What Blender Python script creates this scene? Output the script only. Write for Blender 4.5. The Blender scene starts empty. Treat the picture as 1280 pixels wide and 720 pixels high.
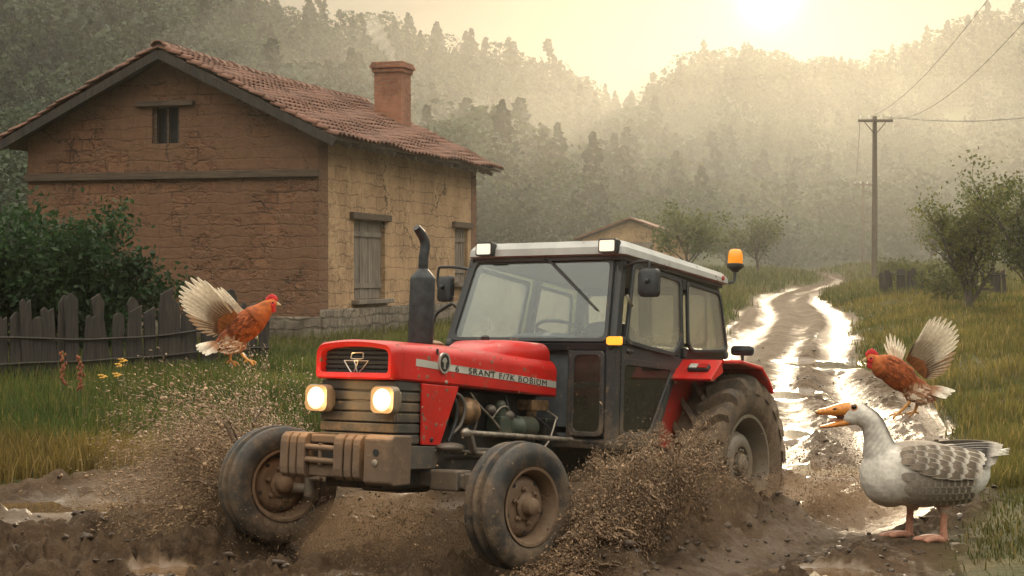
import bpy, math, random
import numpy as np
from mathutils import Vector, Matrix
R = math.radians
PI = math.pi
random.seed(7)
RNG = np.random.default_rng(11)
SC = bpy.context.scene
COL = SC.collection

# ------------------------------------------------------------------ helpers
def tag(o, label=None, cat=None, group=None, kind=None):
    if label: o['label'] = label
    if cat: o['category'] = cat
    if group: o['group'] = group
    if kind: o['kind'] = kind
    return o

def thing(name, label, cat, loc=(0, 0, 0), rotz=0.0, group=None, scale=1.0):
    o = bpy.data.objects.new(name, None)
    COL.objects.link(o)
    o.location = loc
    o.rotation_euler = (0, 0, rotz)
    o.scale = (scale,) * 3
    o.empty_display_size = .1
    return tag(o, label, cat, group)

def copy_tree(o, parent=None):
    c = o.copy()
    COL.objects.link(c)
    c.parent = parent
    for ch in list(o.children):
        copy_tree(ch, c)
    return c

def V3(*a):
    return np.array(a, float)

def unit(v):
    v = np.asarray(v, float)
    return v / (np.linalg.norm(v) + 1e-12)

def frame_from(t):
    t = unit(t)
    a = V3(0, 0, 1) if abs(t[2]) < .9 else V3(1, 0, 0)
    n = unit(np.cross(a, t))
    return t, n, np.cross(t, n)

class MB:
    """collects geometry for ONE mesh object"""
    def __init__(s):
        s.v = []; s.f = []; s.c = []; s.n = 0
    def add(s, V, F, col=None):
        V = np.asarray(V, float)
        s.v.append(V)
        o = s.n
        s.f.extend([tuple(int(i) + o for i in f) for f in F])
        if col is None: col = (1, 1, 1)
        col = np.asarray(col, float)
        if col.ndim == 1: col = np.tile(col, (len(V), 1))
        s.c.append(col)
        s.n += len(V)
        return s
    def box(s, c, d, rot=None, col=None):
        d = np.asarray(d, float) / 2
        V = np.array([[x, y, z] for x in (-1, 1) for y in (-1, 1) for z in (-1, 1)], float) * d
        if rot is not None: V = V @ np.asarray(rot).T
        V = V + np.asarray(c, float)
        return s.add(V, [(0, 1, 3, 2), (4, 6, 7, 5), (0, 4, 5, 1), (2, 3, 7, 6), (0, 2, 6, 4), (1, 5, 7, 3)], col)
    def bar(s, a, b, w, h, up=(0, 0, 1), col=None):
        a = np.asarray(a, float); b = np.asarray(b, float)
        t = unit(b - a); u = np.asarray(up, float)
        side = unit(np.cross(u, t)); u2 = np.cross(t, side)
        rot = np.stack([t, side, u2], 1)
        return s.box((a + b) / 2, (np.linalg.norm(b - a), w, h), rot, col)
    def tube(s, pts, r, n=8, cap=True, col=None, sq=1.0):
        P = np.asarray(pts, float)
        m = len(P)
        rr = np.full(m, r, float) if np.isscalar(r) else np.asarray(r, float)
        T = np.gradient(P, axis=0)
        t, nn, bb = frame_from(T[0])
        rings = []
        for i in range(m):
            t = unit(T[i])
            nn = unit(nn - t * nn.dot(t)); bb = np.cross(t, nn)
            a = np.arange(n) * 2 * PI / n
            rings.append(P[i] + rr[i] * (np.outer(np.cos(a), nn) + sq * np.outer(np.sin(a), bb)))
        return s.loft(rings, cap, col)
    def loft(s, rings, cap=True, col=None, closed=True):
        m = len(rings); n = len(rings[0])
        V = np.concatenate(rings)
        F = []
        for i in range(m - 1):
            for j in range(n if closed else n - 1):
                k = (j + 1) % n
                F.append((i * n + j, i * n + k, (i + 1) * n + k, (i + 1) * n + j))
        if cap:
            F.append(tuple(range(n))[::-1]); F.append(tuple(range((m - 1) * n, m * n)))
        return s.add(V, F, col)
    def lathe(s, prof, c=(0, 0, 0), axis=(0, 0, 1), n=32, col=None, cap=False):
        t, u, w = frame_from(axis)
        c = np.asarray(c, float)
        a = np.arange(n) * 2 * PI / n
        rings = [c + h * t + r * (np.outer(np.cos(a), u) + np.outer(np.sin(a), w)) for r, h in prof]
        return s.loft(rings, cap, col)
    def cyl(s, a, b, r, n=16, col=None):
        return s.tube([a, b], r, n, True, col)
    def ell(s, c, rad, n=16, m=10, rot=None, col=None):
        rings = []
        for i in range(m + 1):
            ph = PI * i / m
            a = np.arange(n) * 2 * PI / n
            rr = max(math.sin(ph), 1e-3)
            ring = np.stack([rr * np.cos(a), rr * np.sin(a), np.full(n, -math.cos(ph))], 1) * np.asarray(rad)
            if rot is not None: ring = ring @ np.asarray(rot).T
            rings.append(ring + np.asarray(c, float))
        return s.loft(rings, True, col)
    def prism(s, poly, o, a, b, depth, col=None):
        """2D poly in plane (o, a, b) extruded by the vector depth"""
        o = np.asarray(o, float); a = np.asarray(a, float); b = np.asarray(b, float); d = np.asarray(depth, float)
        P = np.array([o + p[0] * a + p[1] * b for p in poly])
        return s.loft([P, P + d], True, col)
    def frame(s, outer, inner, o, a, b, depth, col=None):
        """a ring between two polygons of equal count, extruded by depth"""
        o = np.asarray(o, float); a = np.asarray(a, float); b = np.asarray(b, float); d = np.asarray(depth, float)
        A = np.array([o + p[0] * a + p[1] * b for p in outer]); B = np.array([o + p[0] * a + p[1] * b for p in inner])
        n = len(A)
        V = np.concatenate([A, B, A + d, B + d]); F = []
        for j in range(n):
            k = (j + 1) % n
            F += [(j, k, n + k, n + j), (2 * n + j, 3 * n + j, 3 * n + k, 2 * n + k),
                  (j, 2 * n + j, 2 * n + k, k), (n + j, n + k, 3 * n + k, 3 * n + j)]
        return s.add(V, F, col)
    def build(s, name, m, parent=None, smooth=None, bevel=0, loc=None, col=False, seg=2, recalc=True):
        V = np.concatenate(s.v) if s.v else np.zeros((0, 3))
        me = bpy.data.meshes.new(name)
        me.from_pydata(V.tolist(), [], s.f)
        if col:
            at = me.color_attributes.new('Col', 'FLOAT_COLOR', 'POINT')
            c = np.concatenate(s.c); c = np.concatenate([c, np.ones((len(c), 1))], 1)
            at.data.foreach_set('color', c.astype(np.float32).ravel())
        if recalc:
            import bmesh
            bm = bmesh.new(); bm.from_mesh(me)
            bmesh.ops.recalc_face_normals(bm, faces=bm.faces)
            bm.to_mesh(me); bm.free()
        me.update()
        if smooth is not None:
            me.polygons.foreach_set('use_smooth', [True] * len(me.polygons))
            me.set_sharp_from_angle(angle=R(smooth))
        o = bpy.data.objects.new(name, me)
        COL.objects.link(o)
        if m: me.materials.append(m)
        if parent: o.parent = parent
        if loc is not None: o.location = loc
        if bevel:
            md = o.modifiers.new('bevel', 'BEVEL'); md.width = bevel; md.segments = seg
            md.limit_method = 'ANGLE'; md.angle_limit = R(35)
        return o

def fast_mesh(name, V, F, m, col=None, parent=None, smooth=False):
    """numpy mesh; F is an int array (n,k) of equal sized faces"""
    V = np.asarray(V, np.float32); F = np.asarray(F, np.int32)
    me = bpy.data.meshes.new(name)
    k = F.shape[1]
    me.vertices.add(len(V)); me.vertices.foreach_set('co', V.ravel())
    me.loops.add(F.size); me.loops.foreach_set('vertex_index', F.ravel())
    me.polygons.add(len(F)); me.polygons.foreach_set('loop_start', np.arange(len(F), dtype=np.int32) * k)
    if smooth: me.polygons.foreach_set('use_smooth', np.ones(len(F), bool))
    me.update(calc_edges=True)
    me.validate()
    if col is not None:
        at = me.color_attributes.new('Col', 'FLOAT_COLOR', 'POINT')
        c = np.concatenate([col, np.ones((len(col), 1))], 1).astype(np.float32)
        at.data.foreach_set('color', c.ravel())
    o = bpy.data.objects.new(name, me)
    COL.objects.link(o)
    me.materials.append(m)
    if parent: o.parent = parent
    return o

def rrect(w, h, r, n=5, c=(0, 0)):
    """rounded rectangle polygon, counter-clockwise"""
    out = []
    for cx, cy, a0 in ((w - r, h - r, 0), (-w + r, h - r, 90), (-w + r, -h + r, 180), (w - r, -h + r, 270)):
        for i in range(n + 1):
            a = R(a0 + 90 * i / n)
            out.append((c[0] + cx + r * math.cos(a), c[1] + cy + r * math.sin(a)))
    return out

def spline(pts, n):
    """Catmull-Rom through the rows of pts"""
    P = np.asarray(pts, float)
    P = np.concatenate([[2 * P[0] - P[1]], P, [2 * P[-1] - P[-2]]])
    k = len(P) - 3
    out = []
    for u in np.linspace(0, k - 1e-6, n):
        i = int(u); t = u - i
        a, b, c, d = P[i:i + 4]
        out.append(.5 * ((2 * b) + (c - a) * t + (2 * a - 5 * b + 4 * c - d) * t * t + (3 * b - a - 3 * c + d) * t ** 3))
    return np.array(out)

# value noise -------------------------------------------------------
_P = np.random.default_rng(5).random((256, 256))
def vnoise(x, y):
    xi = np.floor(x).astype(int); yi = np.floor(y).astype(int)
    fx = x - xi; fy = y - yi
    fx = fx * fx * (3 - 2 * fx); fy = fy * fy * (3 - 2 * fy)
    a = _P[xi & 255, yi & 255]; b = _P[(xi + 1) & 255, yi & 255]
    c = _P[xi & 255, (yi + 1) & 255]; d = _P[(xi + 1) & 255, (yi + 1) & 255]
    return (a * (1 - fx) + b * fx) * (1 - fy) + (c * (1 - fx) + d * fx) * fy
def fbm(x, y, o=4, g=.5):
    s = 0; a = 1; t = 0
    for i in range(o):
        s = s + a * (vnoise(x * 2 ** i + 17.3 * i, y * 2 ** i + 9.1 * i) - .5); t += a; a *= g
    return s / t
def sstep(a, b, x):
    t = np.clip((x - a) / (b - a), 0, 1)
    return t * t * (3 - 2 * t)

# materials -----------------------------------------------------------
class NT:
    def __init__(s, name):
        s.m = bpy.data.materials.new(name); s.m.use_nodes = True
        s.t = s.m.node_tree; s.t.nodes.clear()
        s.out = s.t.nodes.new('ShaderNodeOutputMaterial')
    def n(s, typ, **kw):
        nd = s.t.nodes.new('ShaderNode' + typ)
        for k, v in kw.items():
            if k.startswith('i_'):
                key = k[2:]
                key = int(key) if key.isdigit() else key.replace('_', ' ')
                if hasattr(v, 'is_output') or isinstance(v, bpy.types.NodeSocket): s.t.links.new(v, nd.inputs[key])
                else: nd.inputs[key].default_value = v
            else: setattr(nd, k, v)
        return nd
    def L(s, a, b): s.t.links.new(a, b)
    def noise(s, scale, det=4, rough=.55, vec=None, dist=0):
        nd = s.n('TexNoise', i_Scale=scale, i_Detail=det, i_Roughness=rough, i_Distortion=dist)
        s.L(vec if vec is not None else s.obj(), nd.inputs['Vector'])
        return nd.outputs['Fac']
    def obj(s):
        if not hasattr(s, '_tc'): s._tc = s.n('TexCoord')
        return s._tc.outputs['Object']
    def math(s, op, a, b=0.0, c=None, clamp=False):
        nd = s.n('Math', operation=op, use_clamp=clamp)
        for i, v in enumerate((a, b) if c is None else (a, b, c)):
            if isinstance(v, bpy.types.NodeSocket): s.L(v, nd.inputs[i])
            else: nd.inputs[i].default_value = v
        return nd.outputs[0]
    def ramp(s, v, a, b, ca=0.0, cb=1.0):
        nd = s.n('MapRange', interpolation_type='SMOOTHSTEP')
        s.L(v, nd.inputs['Value'])
        nd.inputs['From Min'].default_value = a; nd.inputs['From Max'].default_value = b
        nd.inputs['To Min'].default_value = ca; nd.inputs['To Max'].default_value = cb
        return nd.outputs['Result']
    def mix(s, f, a, b, blend='MIX'):
        nd = s.n('Mix', data_type='RGBA', blend_type=blend)
        for v, k in ((f, 0), (a, 6), (b, 7)):
            if isinstance(v, bpy.types.NodeSocket): s.L(v, nd.inputs[k])
            elif k == 0: nd.inputs[k].default_value = v
            else: nd.inputs[k].default_value = (*v, 1) if len(v) == 3 else v
        return nd.outputs[2]
    def bump(s, h, strength=.3, dist=.01, normal=None):
        nd = s.n('Bump'); s.L(h, nd.inputs['Height'])
        nd.inputs['Strength'].default_value = strength; nd.inputs['Distance'].default_value = dist
        if normal is not None: s.L(normal, nd.inputs['Normal'])
        return nd.outputs['Normal']
    def bsdf(s, col, rough=.6, metal=0.0, normal=None, **kw):
        b = s.n('BsdfPrincipled')
        for k, v in (('Base Color', col), ('Roughness', rough), ('Metallic', metal)):
            if isinstance(v, bpy.types.NodeSocket): s.L(v, b.inputs[k])
            elif k == 'Base Color': b.inputs[k].default_value = (*v, 1)
            else: b.inputs[k].default_value = v
        if normal is not None: s.L(normal, b.inputs['Normal'])
        for k, v in kw.items():
            k = k.replace('_', ' ')
            if isinstance(v, bpy.types.NodeSocket): s.L(v, b.inputs[k])
            else: b.inputs[k].default_value = v
        s.L(b.outputs[0], s.out.inputs['Surface'])
        return b

MUD = (.105, .066, .038)
MUDL = (.20, .135, .082)

def simple(name, col, rough=.6, metal=0, var=.25, vs=6, bump=0, bs=40, bd=.004, **kw):
    t = NT(name)
    f = t.noise(vs, 5, .6)
    c = t.mix(t.ramp(f, .3, .7), tuple(x * (1 - var) for x in col), tuple(min(1, x * (1 + var)) for x in col))
    nrm = t.bump(t.noise(bs, 5, .6), bump, bd) if bump else None
    t.bsdf(c, rough, metal, nrm, **kw)
    return t.m

def muddy(name, col, rough=.35, metal=0, amount=.5, z0=.9, zk=.6, scale=7, spatter=.5, bump=.25, mud=MUD, mudl=MUDL, coat=0, scratch=None, wear=.0):
    """painted or rubber surface under splashed mud; the mud thickens towards the ground (object z is the tractor's own height)"""
    t = NT(name)
    o = t.obj()
    sep = t.n('SeparateXYZ'); t.L(o, sep.inputs[0])
    base_n = t.noise(3.1, 4, .6)
    c = t.mix(t.ramp(base_n, .3, .7), tuple(x * .82 for x in col), tuple(min(1, x * 1.12) for x in col))
    film = t.noise(scale, 6, .68)
    hz = t.math('MULTIPLY', t.math('SUBTRACT', z0, sep.outputs[2]), zk)
    f1 = t.math('ADD', film, t.math('ADD', hz, amount - .5))
    m1 = t.ramp(f1, .42, .72, 0, .92)
    sp = t.n('TexVoronoi', i_Scale=95.0, i_Randomness=1.0); t.L(o, sp.inputs['Vector'])
    spm = t.ramp(sp.outputs['Distance'], .16, .30, 1, 0)
    spsel = t.ramp(t.math('ADD', t.noise(9, 3, .6), t.math('MULTIPLY', hz, .4)), .62 - .2 * spatter, .80 - .2 * spatter)
    m2 = t.math('MULTIPLY', spm, spsel)
    sp2 = t.n('TexVoronoi', i_Scale=15.0, i_Randomness=1.0)
    wv = t.n('VectorMath', operation='ADD'); t.L(o, wv.inputs[0]); dn = t.n('TexNoise', i_Scale=40.0, i_Detail=3.0); t.L(o, dn.inputs['Vector'])
    sc2 = t.n('VectorMath', operation='SCALE'); sc2.inputs['Scale'].default_value = .03; t.L(dn.outputs['Color'], sc2.inputs[0]); t.L(sc2.outputs[0], wv.inputs[1]); t.L(wv.outputs[0], sp2.inputs['Vector'])
    m3 = t.math('MULTIPLY', t.ramp(t.math('ADD', sp2.outputs['Distance'], t.math('MULTIPLY', t.math('SUBTRACT', t.noise(31, 4, .7), .5), .40)), .15, .25, .9, 0), t.ramp(t.math('ADD', t.noise(4.3, 4, .6), t.math('MULTIPLY', hz, .45)), .61 - .2 * spatter, .66 - .2 * spatter))
    msk = t.math('MAXIMUM', m1, t.math('MAXIMUM', m2, m3))
    mc = t.mix(t.ramp(t.noise(23, 5, .7), .3, .7), mud, mudl)
    if wear:
        w = t.ramp(t.noise(28, 6, .75), .66 - wear * .1, .70 - wear * .1)
        c = t.mix(t.math('MULTIPLY', w, .8), c, (.35, .25, .2))
    c = t.mix(msk, c, mc)
    r = t.math('ADD', t.math('MULTIPLY', msk, .8 - rough), rough)
    h = t.math('ADD', t.math('MULTIPLY', t.noise(60, 6, .7), msk), t.math('MULTIPLY', msk, .6))
    nrm = t.bump(h, bump, .006)
    mt = t.math('MULTIPLY', t.math('SUBTRACT', 1.0, msk), metal)
    b = t.bsdf(c, r, mt, nrm)
    if coat: b.inputs['Coat Weight'].default_value = coat; b.inputs['Coat Roughness'].default_value = .15
    return t.m

def attr_mat(name, rough=.7, var=.2, vs=30, trans=0.0, bump=0, bs=200, spec=.3):
    t = NT(name)
    a = t.n('VertexColor', layer_name='Col')
    f = t.noise(vs, 4, .6)
    c = t.mix(1.0, a.outputs['Color'], t.mix(t.ramp(f, .3, .7), (1 - var,) * 3, (1 + var,) * 3), 'MULTIPLY')
    nrm = t.bump(t.noise(bs, 3, .6), bump, .003) if bump else None
    b = t.bsdf(c, rough, 0, nrm)
    b.inputs['Specular IOR Level'].default_value = spec
    if trans:
        tr = t.n('BsdfTranslucent'); t.L(c, tr.inputs['Color'])
        mx = t.n('MixShader'); mx.inputs[0].default_value = trans
        t.L(b.outputs[0], mx.inputs[1]); t.L(tr.outputs[0], mx.inputs[2]); t.L(mx.outputs[0], t.out.inputs['Surface'])
    return t.m

def emis(name, col, strength, base=(.8, .8, .8)):
    t = NT(name)
    b = t.bsdf(base, .2)
    b.inputs['Emission Color'].default_value = (*col, 1)
    b.inputs['Emission Strength'].default_value = strength
    return t.m

def glass_mat(name, tint, dirt=.35, refl=.12, seed=0.0, dcol=(.16, .12, .08), z0=1.2, zk=0.0, base=.0, lit=1.0):
    """window glass: clear tinted pane, mirror reflection and specks of dried mud"""
    t = NT(name)
    tr = t.n('BsdfTransparent'); tr.inputs[0].default_value = (*tint, 1)
    gl = t.n('BsdfGlossy'); gl.inputs['Roughness'].default_value = .03
    lw = t.n('LayerWeight'); lw.inputs['Blend'].default_value = .35
    mx = t.n('MixShader')
    t.L(t.math('ADD', t.math('MULTIPLY', lw.outputs['Fresnel'], .55), refl, clamp=True), mx.inputs[0])
    t.L(tr.outputs[0], mx.inputs[1]); t.L(gl.outputs[0], mx.inputs[2])
    df0 = t.n('BsdfDiffuse'); df0.inputs[0].default_value = (*dcol, 1)
    dt = t.n('BsdfTranslucent'); dt.inputs[0].default_value = (*(min(1, x * lit) for x in dcol), 1)
    df = t.n('MixShader'); df.inputs[0].default_value = .5; t.L(df0.outputs[0], df.inputs[1]); t.L(dt.outputs[0], df.inputs[2])
    vo = t.n('TexVoronoi', i_Scale=70.0); t.L(t.obj(), vo.inputs['Vector'])
    sep = t.n('SeparateXYZ'); t.L(t.obj(), sep.inputs[0])
    hz = t.math('MULTIPLY', t.math('SUBTRACT', z0, sep.outputs[2]), zk)
    sel = t.ramp(t.math('ADD', t.noise(6, 4, .6), hz), .5, .75)
    spots = t.math('MULTIPLY', t.ramp(vo.outputs['Distance'], .07, .16, .9, 0), t.ramp(t.math('ADD', t.noise(17, 3, .6), hz), .56, .66))
    film = t.ramp(t.math('ADD', t.noise(4.0, 6, .7), hz), .35, .8, base, dirt)
    dm = t.math('MAXIMUM', spots, film)
    m2 = t.n('MixShader'); t.L(dm, m2.inputs[0])
    t.L(mx.outputs[0], m2.inputs[1]); t.L(df.outputs[0], m2.inputs[2])
    t.L(m2.outputs[0], t.out.inputs['Surface'])
    return t.m
# ------------------------------------------------------------------ camera, sky, sun, air
FPX = 2064.0; CAMH = 1.7; PITCH = math.atan(20 / FPX)
cam = bpy.data.cameras.new('camera'); camo = bpy.data.objects.new('camera', cam); COL.objects.link(camo)
cam.sensor_width = 36; cam.lens = 36 * FPX / 1280; cam.clip_end = 3000; cam.clip_start = .05
camo.location = (0, 0, CAMH); camo.rotation_euler = (R(90) - PITCH, 0, 0)
SC.camera = camo
def world(px, py, Y):
    """a point of the place seen at photo pixel (px, py), Y metres ahead of the camera"""
    c, s = math.cos(PITCH), math.sin(PITCH)
    x = (px - 640) / FPX; z = (360 - py) / FPX
    d = V3(x, c + z * s, z * c - s)
    return V3(0, 0, CAMH) + d * (Y / d[1])

SUN_AZ, SUN_EL = R(8.8), R(9.4)          # azimuth to the right of the view axis
wd = bpy.data.worlds.new('World'); SC.world = wd; wd.use_nodes = True
wt = wd.node_tree; wt.nodes.clear()
sky = wt.nodes.new('ShaderNodeTexSky'); sky.sky_type = 'NISHITA'; sky.sun_disc = False
sky.sun_elevation = SUN_EL; sky.sun_rotation = SUN_AZ
sky.air_density = 1.4; sky.dust_density = 2.5; sky.ozone_density = .6
bg = wt.nodes.new('ShaderNodeBackground'); bg.inputs['Strength'].default_value = .12
mixc = wt.nodes.new('ShaderNodeMix'); mixc.data_type = 'RGBA'; mixc.inputs[0].default_value = .55
mixc.inputs[7].default_value = (4.9, 4.5, 3.5, 1)      # thin high overcast over the clear sky
tcw = wt.nodes.new('ShaderNodeTexCoord'); mp = wt.nodes.new('ShaderNodeMapping'); mp.inputs['Scale'].default_value = (1.2, 1.2, 7)
cn = wt.nodes.new('ShaderNodeTexNoise'); cn.inputs['Scale'].default_value = 2.2; cn.inputs['Detail'].default_value = 6
rmp = wt.nodes.new('ShaderNodeMapRange'); rmp.inputs['From Min'].default_value = .35; rmp.inputs['From Max'].default_value = .7
rmp.inputs['To Min'].default_value = .975; rmp.inputs['To Max'].default_value = .992
wo = wt.nodes.new('ShaderNodeOutputWorld')
sepw = wt.nodes.new('ShaderNodeSeparateXYZ'); wt.links.new(tcw.outputs['Generated'], sepw.inputs[0])
cie = wt.nodes.new('ShaderNodeMapRange'); cie.interpolation_type = 'SMOOTHSTEP'; wt.links.new(sepw.outputs[2], cie.inputs['Value'])
cie.inputs['From Min'].default_value = .16; cie.inputs['From Max'].default_value = .70; cie.inputs['To Min'].default_value = 0; cie.inputs['To Max'].default_value = 1
ovc = wt.nodes.new('ShaderNodeMix'); ovc.data_type = 'RGBA'; wt.links.new(cie.outputs[0], ovc.inputs[0])
ovc.inputs[6].default_value = (1.2, 1.17, .97, 1); ovc.inputs[7].default_value = (16.4, 15.3, 13.0, 1)
wt.links.new(ovc.outputs[2], mixc.inputs[7])
for a, b in ((tcw.outputs['Generated'], mp.inputs[0]), (mp.outputs[0], cn.inputs['Vector']), (cn.outputs['Fac'], rmp.inputs['Value']),
             (rmp.outputs[0], mixc.inputs[0]), (sky.outputs[0], mixc.inputs[6]), (mixc.outputs[2], bg.inputs['Color']), (bg.outputs[0], wo.inputs['Surface'])):
    wt.links.new(a, b)
# the veiled sun itself, shining through the thin cloud
_sd = (math.sin(SUN_AZ) * math.cos(SUN_EL), math.cos(SUN_AZ) * math.cos(SUN_EL), math.sin(SUN_EL))
vd = wt.nodes.new('ShaderNodeVectorMath'); vd.operation = 'DOT_PRODUCT'; wt.links.new(tcw.outputs['Generated'], vd.inputs[0]); vd.inputs[1].default_value = _sd
def _pw(e, k):
    a = wt.nodes.new('ShaderNodeMath'); a.operation = 'MAXIMUM'; wt.links.new(vd.outputs['Value'], a.inputs[0]); a.inputs[1].default_value = 0
    b = wt.nodes.new('ShaderNodeMath'); b.operation = 'POWER'; wt.links.new(a.outputs[0], b.inputs[0]); b.inputs[1].default_value = e
    c = wt.nodes.new('ShaderNodeMath'); c.operation = 'MULTIPLY'; wt.links.new(b.outputs[0], c.inputs[0]); c.inputs[1].default_value = k
    return c.outputs[0]
ad = wt.nodes.new('ShaderNodeMath'); ad.operation = 'ADD'; wt.links.new(_pw(9000, 9), ad.inputs[0]); wt.links.new(_pw(700, 1.3), ad.inputs[1])
gl_ = wt.nodes.new('ShaderNodeMix'); gl_.data_type = 'RGBA'; gl_.blend_type = 'ADD'; gl_.clamp_factor = False; wt.links.new(ad.outputs[0], gl_.inputs[0])
wt.links.new(mixc.outputs[2], gl_.inputs[6]); gl_.inputs[7].default_value = (1, .88, .62, 1); wt.links.new(gl_.outputs[2], bg.inputs['Color'])
sl = bpy.data.lights.new('sun', 'SUN'); sl.energy = 2.5; sl.angle = R(1.2); sl.color = (1, .80, .54)
so = bpy.data.objects.new('sun', sl); COL.objects.link(so)
sd = V3(math.sin(SUN_AZ) * math.cos(SUN_EL), math.cos(SUN_AZ) * math.cos(SUN_EL), math.sin(SUN_EL))
so.rotation_euler = Vector(sd).to_track_quat('Z', 'Y').to_euler()
so.location = (60, 200, 80)
SC.view_settings.view_transform = 'Standard'; SC.view_settings.look = 'None'
SC.view_settings.exposure = EXPOSURE = 0.48; SC.view_settings.gamma = 1
SC.render.engine = 'CYCLES'
cy = SC.cycles
cy.use_denoising = True; cy.denoiser = 'OPENIMAGEDENOISE'
cy.max_bounces = 7; cy.diffuse_bounces = 3; cy.glossy_bounces = 3; cy.transmission_bounces = 4; cy.volume_bounces = 1; cy.transparent_max_bounces = 12
cy.sample_clamp_indirect = 6; cy.caustics_reflective = False; cy.caustics_refractive = False
cy.volume_step_rate = 4; cy.volume_max_steps = 128

HAZE_D = 0.00032
def build_haze():
    t = NT('haze')
    v = t.n('VolumePrincipled')
    v.inputs['Color'].default_value = (.95, .95, .90, 1); v.inputs['Density'].default_value = HAZE_D
    v.inputs['Anisotropy'].default_value = .72
    t.L(v.outputs[0], t.out.inputs['Volume'])
    o = MB().box((0, 222, 43), (960, 500, 96)).build('haze', t.m)
    o.location = (0, 0, 0)
    tag(o, 'pale morning haze filling the valley', 'haze', kind='stuff')
build_haze()
def build_mist(px, Y, z, rx, ry, rz, dens, label):
    t = NT('valley_mist'); v = t.n('VolumePrincipled')
    v.inputs['Color'].default_value = (.98, .95, .86, 1); v.inputs['Density'].default_value = dens; v.inputs['Anisotropy'].default_value = .6
    t.L(v.outputs[0], t.out.inputs['Volume'])
    m = MB(); m.ell((0, 0, 0), (rx, ry, rz), 32, 18); o = m.build('valley_mist', t.m, smooth=80)
    o.location = ((px - 640) / FPX * Y, Y, z); tag(o, label, 'mist', kind='stuff')
build_mist(985, 135, 3, 62, 84, 11, .0010, 'lowest bank of morning mist lying in the valley behind the track')
build_mist(970, 150, 5, 66, 82, 19, .0009, 'middle bank of morning mist over the valley floor')
build_mist(930, 185, 8, 78, 84, 30, .0007, 'thin upper mist drifting up the wooded slopes')

# ------------------------------------------------------------------ the lie of the land
_LE = np.array([[-30, -14], [9, -9], [12, -8], [13, -4.4], [14, -3.4], [16, -2.5], [18, -0.2], [20.4, 1.5], [23.2, 2.1], [26.9, 2.97], [29.7, 3.6], [33.2, 4.26], [36.7, 4.8], [40.2, 5.45], [43.5, 6.11], [47.4, 6.89], [52.1, 7.7], [57.8, 8.91], [63, 10.54], [68.1, 12.38], [74.1, 14.01], [81.3, 15.13], [90, 16.04], [98.4, 16.78], [108.5, 18.09], [138.5, 16.09], [600, 18.09]])
_RE = np.array([[-30, 2.2], [9, 2.5], [10.5, 2.85], [12, 3.5], [14, 4.1], [15.8, 4.5], [17.8, 4.74], [20.4, 5.04], [23.2, 5.28], [26.9, 5.67], [29.7, 6.19], [33.2, 7.05], [36.7, 7.93], [40.2, 8.62], [43.5, 8.98], [47.4, 9.19], [52.1, 9.75], [57.8, 11.21], [63, 12.71], [68.1, 14], [74.1, 15.23], [81.3, 16.23], [90, 17], [98.4, 17.73], [108.5, 18.41], [138.5, 16.41], [600, 18.41]])
_XC = np.array([[-30, -20], [4, -4.5], [9.7, -0.7], [12.6, 1.15], [15.5, 2.55], [18, 2.95], [20.4, 3.3], [23.2, 3.7], [26.9, 4.32], [29.7, 4.9], [33.2, 5.65], [36.7, 6.37], [40.2, 7.04], [43.5, 7.54], [47.4, 8.04], [52.1, 8.72], [57.8, 10.06], [63, 11.62], [68.1, 13.19], [74.1, 14.62], [81.3, 15.68], [90, 16.52], [98.4, 17.26], [108.5, 18.25], [138.5, 16.09], [600, 18.09]])
def le(y): return np.interp(y, _LE[:, 0], _LE[:, 1])
def re_(y): return np.interp(y, _RE[:, 0], _RE[:, 1])
def xc(y): return np.interp(y, _XC[:, 0], _XC[:, 1])

# tractor frame (nose slightly up, climbing out of the rut)
TB = unit((.659, 1, -.102))
TL = V3(.8356, -.549, .016); TL = unit(TL - TB * TL.dot(TB)); TU = np.cross(-TB, TL)
TO = V3(-.7025, 9.7353, .003)
TM = np.stack([-TB, TL, TU], 1)

PUD = [(5.0, 26.3, .8, 1.3), (3.6, 21.4, .6, .9), (2.75, 17.2, .42, .6),
       (-3.2, 12.15, 1.5, .33), (-1.75, 9.55, .55, .2), (-.8, 9.35, .3, .13), (1.75, 9.35, .42, .35), (2.9, 14.4, .55, .6), (-2.2, 10.5, .5, .16), (.35, 8.7, .5, .25),
       (1.9, 12.6, .3, .35), (3.9, 19.0, .3, .6)]

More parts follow.
